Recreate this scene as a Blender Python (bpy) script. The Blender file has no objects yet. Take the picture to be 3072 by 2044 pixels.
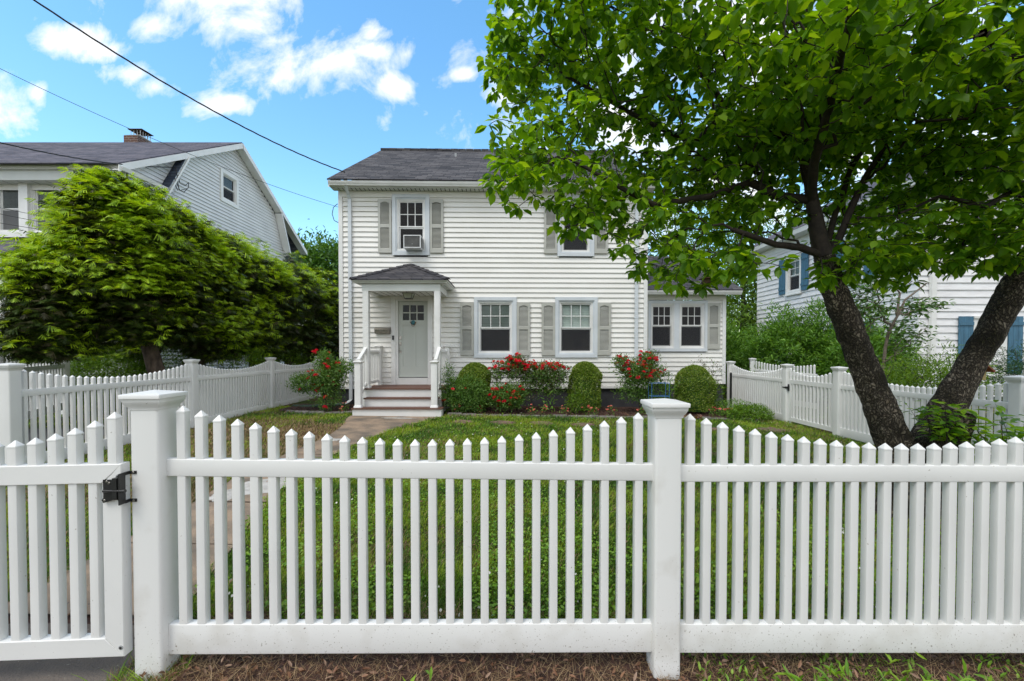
import bpy, math, random
import numpy as np
from mathutils import Vector, Matrix

random.seed(7)
RNG = np.random.default_rng(7)
R = math.radians
SC = bpy.context.scene
COL = SC.collection

# ------------------------------------------------------------------ camera
CAM_H = 1.54
F = 1280.0            # focal length in pixels of a 3072 px wide picture (15 mm on 36 mm)
PITCH = 0.018
PPY = 1056 + F*math.tan(PITCH)
cam_d = bpy.data.cameras.new('camera')
cam = bpy.data.objects.new('camera', cam_d)
COL.objects.link(cam)
cam_d.sensor_width = 36
cam_d.lens = 36*F/3072
cam_d.clip_start = 0.05
cam_d.clip_end = 2000
cam_d.shift_y = (PPY-1022)/3072
cam.location = (0, 0, CAM_H)
cam.rotation_euler = (R(90)-PITCH, 0, 0)
SC.camera = cam

def ray(px, py):
    a = (px-1536)/F
    b = -(py-PPY)/F
    return (a, math.cos(PITCH)+b*math.sin(PITCH), -math.sin(PITCH)+b*math.cos(PITCH))
def at(px, py, Y):
    d = ray(px, py); k = Y/d[1]
    return Vector((d[0]*k, Y, CAM_H+d[2]*k))

# ------------------------------------------------------------------ view, sky, sun
SC.view_settings.view_transform = 'Standard'
SC.view_settings.look = 'None'
SC.view_settings.gamma = 1
SC.view_settings.exposure = 0.66
SC.render.engine = 'CYCLES'
SC.cycles.max_bounces = 8
SC.cycles.transparent_max_bounces = 16
SC.cycles.caustics_reflective = False
SC.cycles.caustics_refractive = False

SUN_EL, SUN_AZ = 58, 215      # azimuth clockwise from +Y
W = bpy.data.worlds.new('World'); SC.world = W; W.use_nodes = True
wn = W.node_tree.nodes; wl = W.node_tree.links
wn.clear()
def WN(t, **k):
    n = wn.new(t)
    for a, b in k.items(): setattr(n, a, b)
    return n
def wm(op, a, b=None, clamp=False):
    n = WN('ShaderNodeMath', operation=op, use_clamp=clamp)
    for i, v in enumerate((a, b)):
        if v is None: continue
        if isinstance(v, (int, float)): n.inputs[i].default_value = v
        else: wl.new(v, n.inputs[i])
    return n.outputs[0]
def build_world():
    out = WN('ShaderNodeOutputWorld'); bg = WN('ShaderNodeBackground')
    sky = WN('ShaderNodeTexSky', sky_type='NISHITA')
    sky.sun_disc = False; sky.sun_elevation = R(SUN_EL); sky.sun_rotation = R(SUN_AZ)
    sky.air_density = 1.2; sky.dust_density = 0.3; sky.ozone_density = 2.2
    tc = WN('ShaderNodeTexCoord'); sp = WN('ShaderNodeSeparateXYZ')
    wl.new(tc.outputs['Generated'], sp.inputs[0])
    X, Y, Z = sp.outputs
    ys = wm('MAXIMUM', Y, 0.02)
    u = wm('DIVIDE', X, ys); v = wm('DIVIDE', Z, ys)
    cb = WN('ShaderNodeCombineXYZ'); wl.new(u, cb.inputs[0]); wl.new(v, cb.inputs[1])
    nz = WN('ShaderNodeTexNoise'); nz.inputs['Scale'].default_value = 6.0; nz.inputs['Detail'].default_value = 12
    nz.inputs['Roughness'].default_value = 0.62; nz.inputs['Distortion'].default_value = 0.35
    wl.new(cb.outputs[0], nz.inputs['Vector'])
    acc = None
    blobs = [(660,-20,300,120),(740,85,150,90),(800,180,130,100),(880,235,150,85),(1000,195,170,95),(1120,165,95,40),
             (265,135,120,46),(330,165,80,40),(470,90,90,50),(1130,110,50,36),(1220,175,55,50),(1190,262,60,42),(10,330,110,100),
             (400,230,90,38),(470,268,60,36),(700,320,90,34),(1395,235,40,24),(125,290,34,36),(1520,300,70,40),(2350,300,800,520),
             (620,-600,1500,420)]  # last blob is overhead, out of view: cloud added to soften the light
    for (cx, cy, rx, ry) in blobs:
        a = WN('ShaderNodeVectorMath', operation='SUBTRACT'); wl.new(cb.outputs[0], a.inputs[0])
        a.inputs[1].default_value = ((cx-1536)/F, (1056-cy)/F, 0)
        s = WN('ShaderNodeVectorMath', operation='MULTIPLY'); wl.new(a.outputs[0], s.inputs[0])
        s.inputs[1].default_value = (F/rx, F/ry, 0)
        l = WN('ShaderNodeVectorMath', operation='LENGTH'); wl.new(s.outputs[0], l.inputs[0])
        d = wm('SUBTRACT', 1.0, l.outputs['Value'])
        acc = d if acc is None else wm('MAXIMUM', acc, d)
    dens = wm('ADD', wm('MULTIPLY', wm('MAXIMUM', acc, -1.5), 0.8), wm('MULTIPLY', wm('SUBTRACT', nz.outputs['Fac'], 0.492), 4.0))
    front = wm('MULTIPLY', dens, 1.25, clamp=True)
    # unseen sky behind and above the viewer: cloud added for soft, neutral light
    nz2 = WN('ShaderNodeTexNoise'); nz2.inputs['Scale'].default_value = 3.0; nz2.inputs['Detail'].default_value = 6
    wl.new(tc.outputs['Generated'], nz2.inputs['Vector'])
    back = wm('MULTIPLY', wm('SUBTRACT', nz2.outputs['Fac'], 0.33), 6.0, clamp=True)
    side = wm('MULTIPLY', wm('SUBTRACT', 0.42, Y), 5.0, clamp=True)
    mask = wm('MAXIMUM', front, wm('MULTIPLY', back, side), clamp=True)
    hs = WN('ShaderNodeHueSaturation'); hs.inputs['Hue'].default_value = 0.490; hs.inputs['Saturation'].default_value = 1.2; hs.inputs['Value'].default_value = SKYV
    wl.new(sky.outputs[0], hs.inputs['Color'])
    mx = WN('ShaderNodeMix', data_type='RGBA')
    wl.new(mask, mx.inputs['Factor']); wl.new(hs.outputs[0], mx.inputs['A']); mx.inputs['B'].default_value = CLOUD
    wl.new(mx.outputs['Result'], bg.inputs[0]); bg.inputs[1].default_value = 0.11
    wl.new(bg.outputs[0], out.inputs[0])
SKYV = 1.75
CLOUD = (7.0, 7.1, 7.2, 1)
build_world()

sun_d = bpy.data.lights.new('sun', 'SUN'); sun_d.energy = 1.2; sun_d.angle = R(25); sun_d.color = (1, .95, .87)
sun = bpy.data.objects.new('sun', sun_d); COL.objects.link(sun)
az, el = R(SUN_AZ), R(SUN_EL)
sd = Vector((math.sin(az)*math.cos(el), math.cos(az)*math.cos(el), math.sin(el)))
sun.rotation_euler = sd.to_track_quat('Z', 'Y').to_euler()
sun.location = (-8, -6, 30)

# ------------------------------------------------------------------ terrain height
def sstep(a, b, x):
    t = np.clip((np.asarray(x, float)-a)/(b-a), 0, 1); return t*t*(3-2*t)
def g(x, y):
    x = np.asarray(x, float); y = np.asarray(y, float)
    base = -0.05+0.0115*(np.clip(y, 2, 10)-2)-0.012*np.clip(x, -8, 8)
    return base-0.05*sstep(-1.5, .5, x)*sstep(4.0, 2.3, y)-.042*sstep(2.5, 2.15, y)
def gz(x, y): return float(g(x, y))

def vnoise(x, y, s, seed=0):
    x = np.asarray(x, float)*s; y = np.asarray(y, float)*s
    xi = np.floor(x).astype(int); yi = np.floor(y).astype(int)
    fx = x-xi; fy = y-yi; fx = fx*fx*(3-2*fx); fy = fy*fy*(3-2*fy)
    def h(i, j):
        n = (i*374761393+j*668265263+seed*1442695041) & 0x7fffffff
        n = ((n ^ (n >> 13))*1274126177) & 0x7fffffff
        return ((n ^ (n >> 16)) & 0xffff)/65535.0
    return (h(xi, yi)*(1-fx)+h(xi+1, yi)*fx)*(1-fy)+(h(xi, yi+1)*(1-fx)+h(xi+1, yi+1)*fx)*fy

# ------------------------------------------------------------------ materials
MATS = {}
def new_mat(name):
    m = bpy.data.materials.new(name); m.use_nodes = True
    nt = m.node_tree; b = nt.nodes['Principled BSDF']
    MATS[name] = m
    return m, nt, b
def N(nt, t, **k):
    n = nt.nodes.new(t)
    for a, b in k.items(): setattr(n, a, b)
    return n
def c4(c): return (c[0], c[1], c[2], 1)
def mat(name, c, c2=None, rough=.6, scale=6, bump=0, bscale=40, metal=0, speck=None, stretch=None, spec=.5, detail=5, lo=.35, hi=.65):
    """two tones mixed by noise, optional dirt specks (colour, scale, threshold) and bump"""
    m, nt, b = new_mat(name); L = nt.links
    b.inputs['Roughness'].default_value = rough; b.inputs['Metallic'].default_value = metal
    b.inputs['Specular IOR Level'].default_value = spec
    if c2 is None: c2 = tuple(v*.88 for v in c)
    tc = N(nt, 'ShaderNodeTexCoord'); vec = tc.outputs['Object']
    if stretch:
        mp = N(nt, 'ShaderNodeMapping'); L.new(vec, mp.inputs[0]); mp.inputs['Scale'].default_value = stretch; vec = mp.outputs[0]
    nz = N(nt, 'ShaderNodeTexNoise'); L.new(vec, nz.inputs['Vector']); nz.inputs['Scale'].default_value = scale; nz.inputs['Detail'].default_value = detail
    rp = N(nt, 'ShaderNodeMapRange'); L.new(nz.outputs['Fac'], rp.inputs[0]); rp.inputs[1].default_value = lo; rp.inputs[2].default_value = hi
    mx = N(nt, 'ShaderNodeMix', data_type='RGBA'); L.new(rp.outputs[0], mx.inputs['Factor'])
    mx.inputs['A'].default_value = c4(c); mx.inputs['B'].default_value = c4(c2)
    colr = mx.outputs['Result']
    if speck:
        s = N(nt, 'ShaderNodeTexNoise'); L.new(tc.outputs['Object'], s.inputs['Vector']); s.inputs['Scale'].default_value = speck[1]; s.inputs['Detail'].default_value = 2
        r2 = N(nt, 'ShaderNodeMapRange'); L.new(s.outputs['Fac'], r2.inputs[0]); r2.inputs[1].default_value = speck[2]; r2.inputs[2].default_value = speck[2]+.04
        m2 = N(nt, 'ShaderNodeMix', data_type='RGBA'); L.new(r2.outputs[0], m2.inputs['Factor']); L.new(colr, m2.inputs['A']); m2.inputs['B'].default_value = c4(speck[0])
        colr = m2.outputs['Result']
    L.new(colr, b.inputs['Base Color'])
    if bump:
        n2 = N(nt, 'ShaderNodeTexNoise'); L.new(vec, n2.inputs['Vector']); n2.inputs['Scale'].default_value = bscale; n2.inputs['Detail'].default_value = 6
        bp = N(nt, 'ShaderNodeBump'); bp.inputs['Strength'].default_value = bump; bp.inputs['Distance'].default_value = .02
        L.new(n2.outputs['Fac'], bp.inputs['Height']); L.new(bp.outputs[0], b.inputs['Normal'])
    return m
def leaf_mat(name, cols, trans=.35, tcol=None, rough=.45, spec=.4):
    """every leaf is an island of the mesh and takes its own tone"""
    m, nt, b = new_mat(name); L = nt.links
    geo = N(nt, 'ShaderNodeNewGeometry')
    cr = N(nt, 'ShaderNodeValToRGB'); L.new(geo.outputs['Random Per Island'], cr.inputs[0])
    e = cr.color_ramp.elements
    while len(e) < len(cols): e.new(.5)
    for i, c in enumerate(cols):
        e[i].position = i/(len(cols)-1); e[i].color = c4(c)
    L.new(cr.outputs[0], b.inputs['Base Color'])
    b.inputs['Roughness'].default_value = rough; b.inputs['Specular IOR Level'].default_value = spec
    out = nt.nodes['Material Output']
    tr = N(nt, 'ShaderNodeBsdfTranslucent')
    mm = N(nt, 'ShaderNodeMix', data_type='RGBA', blend_type='MULTIPLY'); mm.inputs['Factor'].default_value = 1
    L.new(cr.outputs[0], mm.inputs['A']); mm.inputs['B'].default_value = c4(tcol or (1.9, 1.7, .6))
    L.new(mm.outputs['Result'], tr.inputs[0])
    ms = N(nt, 'ShaderNodeMixShader'); ms.inputs[0].default_value = trans
    L.new(b.outputs[0], ms.inputs[1]); L.new(tr.outputs[0], ms.inputs[2]); L.new(ms.outputs[0], out.inputs[0])
    return m
def shingle_mat(name, c, c2, mortar, kz=1.9, row=.13, width=.3, ax=(1, 1)):
    m, nt, b = new_mat(name); L = nt.links
    tc = N(nt, 'ShaderNodeTexCoord'); sp = N(nt, 'ShaderNodeSeparateXYZ'); L.new(tc.outputs['Object'], sp.inputs[0])
    def mm(op, a, bb):
        n = N(nt, 'ShaderNodeMath', operation=op)
        for i, v in enumerate((a, bb)):
            if isinstance(v, (int, float)): n.inputs[i].default_value = v
            else: L.new(v, n.inputs[i])
        return n.outputs[0]
    u = mm('ADD', mm('MULTIPLY', sp.outputs[0], ax[0]), mm('MULTIPLY', sp.outputs[1], ax[1])); v = mm('MULTIPLY', sp.outputs[2], kz)
    cb = N(nt, 'ShaderNodeCombineXYZ'); L.new(u, cb.inputs[0]); L.new(v, cb.inputs[1])
    br = N(nt, 'ShaderNodeTexBrick'); L.new(cb.outputs[0], br.inputs['Vector'])
    br.inputs['Scale'].default_value = 1; br.inputs['Brick Width'].default_value = width; br.inputs['Row Height'].default_value = row
    br.inputs['Mortar Size'].default_value = .009; br.inputs['Mortar Smooth'].default_value = .3; br.inputs['Bias'].default_value = 0
    br.inputs['Color1'].default_value = c4(c); br.inputs['Color2'].default_value = c4(c2); br.inputs['Mortar'].default_value = c4(mortar)
    br.offset = .37; br.squash = 1.4; br.squash_frequency = 3
    nz = N(nt, 'ShaderNodeTexNoise'); L.new(tc.outputs['Object'], nz.inputs['Vector']); nz.inputs['Scale'].default_value = 1.3; nz.inputs['Detail'].default_value = 9; nz.inputs['Roughness'].default_value = .7
    rp = N(nt, 'ShaderNodeMapRange'); L.new(nz.outputs['Fac'], rp.inputs[0]); rp.inputs[1].default_value = .3; rp.inputs[2].default_value = .7; rp.inputs[3].default_value = .75; rp.inputs[4].default_value = 1.3
    mx = N(nt, 'ShaderNodeVectorMath', operation='SCALE'); L.new(br.outputs['Color'], mx.inputs[0]); L.new(rp.outputs[0], mx.inputs['Scale'])
    L.new(mx.outputs[0], b.inputs['Base Color'])
    b.inputs['Roughness'].default_value = .93; b.inputs['Specular IOR Level'].default_value = .2
    bp = N(nt, 'ShaderNodeBump'); bp.inputs['Strength'].default_value = .8; bp.inputs['Distance'].default_value = .02; bp.invert = True
    L.new(br.outputs['Fac'], bp.inputs['Height']); L.new(bp.outputs[0], b.inputs['Normal'])
    return m
def glass_mat(name, tint=(.8, .85, .85), refl=1.0):
    m, nt, b = new_mat(name); L = nt.links
    out = nt.nodes['Material Output']; nt.nodes.remove(b)
    tr = N(nt, 'ShaderNodeBsdfTransparent'); tr.inputs[0].default_value = c4(tint)
    gl = N(nt, 'ShaderNodeBsdfGlossy'); gl.inputs['Roughness'].default_value = .02; gl.inputs['Color'].default_value = (refl, refl, refl, 1)
    nz = N(nt, 'ShaderNodeTexNoise'); nz.inputs['Scale'].default_value = 2.5
    bp = N(nt, 'ShaderNodeBump'); bp.inputs['Strength'].default_value = .15; bp.inputs['Distance'].default_value = .02
    L.new(nz.outputs['Fac'], bp.inputs['Height']); L.new(bp.outputs[0], gl.inputs['Normal'])
    fr = N(nt, 'ShaderNodeFresnel'); fr.inputs[0].default_value = 1.5
    ms = N(nt, 'ShaderNodeMixShader'); L.new(fr.outputs[0], ms.inputs[0]); L.new(tr.outputs[0], ms.inputs[1]); L.new(gl.outputs[0], ms.inputs[2])
    L.new(ms.outputs[0], out.inputs[0])
    return m

M = dict(
 vinyl=mat('white_vinyl', (.76,.76,.745), (.71,.71,.695), rough=.38, scale=2.2, bump=.03, bscale=14, speck=((.42,.40,.35), 60, .735)),
 vinyl_dirty=None,
 vinyl_far=mat('weathered_white_vinyl', (.80,.80,.79), (.72,.73,.72), rough=.45, scale=3),
 siding=mat('cream_white_siding', (.83,.815,.78), (.75,.735,.69), rough=.5, scale=.9, detail=8, bump=.05, bscale=25, stretch=(1,1,2.5), lo=.4, hi=.75),
 siding_grey=mat('pale_grey_siding', (.74,.75,.76), (.66,.67,.68), rough=.55, scale=1.2),
 clapboard=mat('white_painted_clapboard', (.82,.82,.83), (.71,.70,.71), rough=.6, scale=2.2, detail=9, bump=.15, bscale=30, stretch=(1,1,5), speck=((.36,.34,.33), 13, .74)),
 trim=mat('blue_white_trim', (.64,.68,.715), (.58,.62,.655), rough=.45, scale=3),
 trim_white=mat('white_trim_paint', (.80,.80,.79), (.73,.73,.71), rough=.4, scale=3),
 gutter=mat('aluminium_gutter_paint', (.68,.70,.68), (.58,.60,.57), rough=.4, scale=1.5, stretch=(1,1,.2)),
 louver_gap=mat('louver_gap', (.13,.14,.12), rough=.9),
 shutter=mat('grey_beige_shutter_vinyl', (.47,.47,.43), (.41,.41,.37), rough=.5, scale=3),
 blue=mat('blue_painted_wood', (.055,.165,.26), (.04,.12,.19), rough=.55, scale=6, bump=.2, bscale=30, stretch=(3,3,.5)),
 door=mat('pale_grey_green_door', (.52,.55,.51), (.49,.52,.48), rough=.4, scale=2),
 step=mat('brown_composite_decking', (.145,.068,.046), (.11,.05,.034), rough=.6, scale=8, bump=.15, bscale=60, stretch=(.3,3,3)),
 black=mat('black_powder_coat', (.012,.012,.013), (.02,.02,.02), rough=.35, bump=.1, bscale=200),
 steel=mat('brushed_metal', (.5,.48,.45), (.36,.34,.32), rough=.35, metal=1, scale=30, stretch=(1,1,8)),
 pewter=mat('dull_nickel_box', (.33,.31,.27), (.22,.20,.17), rough=.45, metal=.5, scale=14, stretch=(4,1,1)),
 found=mat('dark_foundation', (.05,.052,.058), (.035,.036,.04), rough=.9, scale=5, bump=.3, bscale=60),
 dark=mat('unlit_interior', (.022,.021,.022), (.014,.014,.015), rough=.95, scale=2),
 blind=mat('window_blind_fabric', (.72,.76,.70), (.55,.60,.54), rough=.8, scale=1, stretch=(.2,.2,40)),
 curtain=mat('pale_curtain', (.50,.53,.53), (.36,.39,.39), rough=.9, scale=2, stretch=(9,9,.3)),
 screen=mat('charcoal_insect_screen', (.045,.047,.052), (.03,.031,.034), rough=.85, scale=2, spec=.2),
 glass=glass_mat('window_glass', refl=.5),
 roof=shingle_mat('charcoal_roof_shingles', (.042,.042,.048), (.12,.114,.118), (.015,.015,.017), kz=2.0, ax=(1,0)),
 roof_porch=shingle_mat('dark_porch_shingles', (.045,.045,.053), (.085,.08,.085), (.015,.015,.017), kz=2.1, row=.13, width=.26),
 roof_left=shingle_mat('blue_grey_shingles', (.07,.072,.095), (.15,.14,.165), (.03,.03,.038), kz=2.0, ax=(1,0)),
 roof_steep=shingle_mat('dark_blue_shingles', (.035,.045,.07), (.07,.085,.115), (.012,.014,.02), kz=1.1),
 brick=shingle_mat('chimney_brick', (.16,.075,.055), (.10,.05,.042), (.34,.32,.29), kz=1, row=.075, width=.22),
 concrete=mat('old_concrete_walk', (.31,.225,.155), (.135,.11,.085), rough=.95, scale=3.2, detail=12, lo=.38, hi=.66, bump=.4, bscale=50, speck=((.09,.075,.065), 40, .68)),
 patch=mat('pale_mortar_patch', (.52,.50,.47), (.36,.34,.31), rough=.95, scale=10, bump=.5, bscale=40),
 asphalt=mat('grey_sidewalk', (.155,.125,.10), (.10,.085,.075), rough=.95, scale=4, detail=9, bump=.5, bscale=90, speck=((.32,.28,.22), 70, .70)),
 drive=mat('dark_driveway', (.06,.06,.065), (.045,.045,.05), rough=.95, scale=4, bump=.4, bscale=80),
 mulch=mat('red_brown_mulch', (.075,.034,.022), (.03,.015,.011), rough=1, scale=30, bump=.8, bscale=60),
 chip=leaf_mat('bark_chips', [(.10,.04,.025),(.05,.022,.015),(.15,.07,.04)], trans=0),
 stone=mat('grey_edging_stone', (.25,.235,.215), (.12,.11,.10), rough=.95, scale=9, bump=.5, bscale=40),
 flag=mat('red_stepping_stone', (.21,.13,.095), (.13,.085,.065), rough=.95, scale=9, bump=.4, bscale=40),
 bark=None,
 bark_pale=mat('hemlock_bark', (.17,.125,.095), (.06,.045,.035), rough=.95, scale=12, bump=1, bscale=25, stretch=(1,1,.35)),
 twig=mat('dark_twig_bark', (.045,.032,.024), (.022,.016,.013), rough=.9, scale=20),
 twig_grey=mat('dry_grey_twigs', (.19,.155,.12), (.10,.08,.06), rough=.9, scale=20),
 cut=mat('weathered_cut_wood', (.24,.19,.145), (.10,.078,.06), rough=.95, scale=14, bump=.8, bscale=30),
 wire=mat('black_cable', (.018,.018,.02), (.03,.03,.03), rough=.6),
 l_dog=leaf_mat('dogwood_leaf', [(.05,.135,.006),(.095,.225,.008),(.165,.33,.013),(.28,.45,.028)], trans=.46, tcol=(2.2,1.9,.5), rough=.42),
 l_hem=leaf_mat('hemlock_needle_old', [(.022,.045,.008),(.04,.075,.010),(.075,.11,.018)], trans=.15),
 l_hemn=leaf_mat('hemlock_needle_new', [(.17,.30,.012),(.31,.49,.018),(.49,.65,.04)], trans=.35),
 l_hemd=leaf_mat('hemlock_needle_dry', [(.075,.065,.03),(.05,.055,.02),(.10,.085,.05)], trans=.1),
 l_box=leaf_mat('boxwood_leaf', [(.05,.12,.006),(.11,.20,.010),(.20,.30,.022),(.34,.38,.11)], trans=.2),
 l_rose=leaf_mat('rose_leaf', [(.05,.13,.018),(.09,.20,.028),(.16,.27,.05)], trans=.25, rough=.4),
 l_rosed=leaf_mat('dry_rose_leaf', [(.13,.11,.055),(.08,.085,.04),(.17,.15,.09)], trans=.2),
 l_red=leaf_mat('red_petal', [(.68,.008,.03),(.82,.018,.055),(.88,.06,.11)], trans=.3, tcol=(1.3,1,1), rough=.5),
 l_cor=leaf_mat('coral_petal', [(.72,.10,.06),(.82,.22,.15),(.75,.40,.32)], trans=.25, tcol=(1.2,1,1), rough=.5),
 l_grass=leaf_mat('grass_blade', [(.07,.15,.008),(.12,.24,.012),(.19,.33,.02),(.26,.38,.04)], trans=.3),
 l_grassd=leaf_mat('deep_grass_blade', [(.03,.09,.008),(.06,.15,.012),(.09,.20,.015)], trans=.3),
 l_grassy=leaf_mat('yellow_grass_blade', [(.17,.27,.012),(.27,.38,.025),(.38,.46,.07)], trans=.35),  # yellower blades, mixed in by patch noise
 l_straw=leaf_mat('dry_grass_blade', [(.24,.15,.075),(.44,.31,.16),(.14,.085,.045),(.36,.25,.13)], trans=.15, tcol=(1.1,1,.8)),
 l_dead=leaf_mat('dead_leaf', [(.16,.07,.035),(.28,.15,.085),(.10,.05,.03),(.34,.22,.15)], trans=.1, tcol=(1.1,1,.8)),
 l_clover=leaf_mat('clover_leaf', [(.09,.21,.014),(.16,.32,.02),(.26,.42,.04)], trans=.3),
 l_white=leaf_mat('white_clover_flower', [(.7,.7,.62),(.8,.78,.72)], trans=.2, tcol=(1,1,1)),
 l_maple=leaf_mat('far_tree_leaf', [(.04,.11,.015),(.075,.18,.025),(.12,.26,.04)], trans=.25),
 l_lime=leaf_mat('bright_back_tree_leaf', [(.05,.12,.008),(.10,.20,.012),(.17,.29,.02),(.02,.06,.006)], trans=.4),
 l_shrub=leaf_mat('shrub_leaf', [(.06,.16,.016),(.12,.27,.028),(.20,.37,.05)], trans=.3),
 l_lilac=leaf_mat('sapling_leaf', [(.045,.12,.022),(.08,.18,.035),(.12,.24,.05)], trans=.3),
 l_yew=leaf_mat('yew_needle', [(.06,.15,.008),(.12,.25,.012),(.19,.33,.02),(.03,.08,.006)], trans=.25),
 l_jun=leaf_mat('juniper_needle', [(.015,.06,.018),(.03,.10,.025),(.05,.13,.03)], trans=.1),
 l_lily=leaf_mat('purple_lily_leaf', [(.20,.07,.05),(.28,.12,.09),(.15,.10,.05)], trans=.2),
 l_iris=leaf_mat('iris_blade', [(.04,.13,.02),(.07,.19,.03)], trans=.25),
 wood_y=mat('yellow_birdhouse_paint', (.48,.36,.15), (.38,.28,.12), rough=.7),
 wood_r=mat('terracotta_paint', (.36,.10,.045), (.26,.07,.035), rough=.7),
 wood_b=mat('weathered_brown_wood', (.15,.08,.045), (.08,.045,.028), rough=.85, scale=15),
 bluewire=mat('blue_plastic_wire', (.06,.22,.55), (.05,.18,.45), rough=.4),
 greenpipe=mat('green_plastic_pipe', (.035,.075,.05), (.025,.055,.037), rough=.5),
 whiteplastic=mat('white_appliance_plastic', (.72,.73,.74), (.62,.63,.63), rough=.45),
 fins=mat('dark_condenser_fins', (.10,.10,.095), (.06,.06,.058), rough=.6, metal=.3, speck=((.6,.6,.6), 26, .70)),
 lampglass=mat('frosted_lamp_glass', (.55,.58,.52), (.45,.48,.43), rough=.3),
 teal=mat('teal_enamel', (.06,.22,.26), (.04,.16,.20), rough=.4),
 bronze=mat('aged_bronze', (.28,.15,.07), (.18,.09,.045), rough=.4, metal=.7),
 meter=mat('meter_housing', (.35,.36,.36), (.28,.29,.29), rough=.4),
)

def bark_material():
    m, nt, b = new_mat('dogwood_bark'); L = nt.links
    tc = N(nt, 'ShaderNodeTexCoord'); mp = N(nt, 'ShaderNodeMapping'); L.new(tc.outputs['Object'], mp.inputs[0]); mp.inputs['Scale'].default_value = (1, 1, .6)
    nz = N(nt, 'ShaderNodeTexNoise'); nz.inputs['Scale'].default_value = 14; nz.inputs['Detail'].default_value = 5; L.new(mp.outputs[0], nz.inputs['Vector'])
    ad = N(nt, 'ShaderNodeMix', data_type='VECTOR'); ad.inputs['Factor'].default_value = .12; L.new(mp.outputs[0], ad.inputs['A']); L.new(nz.outputs['Color'], ad.inputs['B'])
    vo = N(nt, 'ShaderNodeTexVoronoi', feature='DISTANCE_TO_EDGE'); vo.inputs['Scale'].default_value = 42; L.new(ad.outputs['Result'], vo.inputs['Vector'])
    vc = N(nt, 'ShaderNodeTexVoronoi'); vc.inputs['Scale'].default_value = 42; L.new(ad.outputs['Result'], vc.inputs['Vector'])
    cr = N(nt, 'ShaderNodeValToRGB'); L.new(vc.outputs['Color'], cr.inputs[0]); e = cr.color_ramp.elements
    e[0].position = .15; e[0].color = (.15,.12,.085,1); e[1].position = .95; e[1].color = (.36,.30,.23,1)
    st = N(nt, 'ShaderNodeMapRange'); L.new(vo.outputs['Distance'], st.inputs[0]); st.inputs[1].default_value = .0; st.inputs[2].default_value = .30
    n2 = N(nt, 'ShaderNodeTexNoise'); n2.inputs['Scale'].default_value = 3.2; n2.inputs['Detail'].default_value = 7; L.new(tc.outputs['Object'], n2.inputs['Vector'])
    ms = N(nt, 'ShaderNodeMapRange'); L.new(n2.outputs['Fac'], ms.inputs[0]); ms.inputs[1].default_value = .33; ms.inputs[2].default_value = .56
    dk = N(nt, 'ShaderNodeMix', data_type='RGBA'); L.new(ms.outputs[0], dk.inputs['Factor']); dk.inputs['A'].default_value = (.040,.036,.018,1); L.new(cr.outputs[0], dk.inputs['B'])
    mx = N(nt, 'ShaderNodeMix', data_type='RGBA'); L.new(st.outputs[0], mx.inputs['Factor']); mx.inputs['A'].default_value = (.026,.021,.017,1); L.new(dk.outputs['Result'], mx.inputs['B'])
    L.new(mx.outputs['Result'], b.inputs['Base Color']); b.inputs['Roughness'].default_value = .95; b.inputs['Specular IOR Level'].default_value = .2
    bp = N(nt, 'ShaderNodeBump'); bp.inputs['Strength'].default_value = 1; bp.inputs['Distance'].default_value = .02; L.new(st.outputs[0], bp.inputs['Height']); L.new(bp.outputs[0], b.inputs['Normal'])
    return m
def screen_material():
    m, nt, b = new_mat('insect_mesh'); L = nt.links; out = nt.nodes['Material Output']; b.inputs['Base Color'].default_value = (.045,.046,.05,1); b.inputs['Roughness'].default_value = .9; b.inputs['Specular IOR Level'].default_value = .2
    tr = N(nt, 'ShaderNodeBsdfTransparent'); ms = N(nt, 'ShaderNodeMixShader'); ms.inputs[0].default_value = .62
    L.new(tr.outputs[0], ms.inputs[1]); L.new(b.outputs[0], ms.inputs[2]); L.new(ms.outputs[0], out.inputs[0]); return m
M['mesh'] = screen_material()
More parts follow.
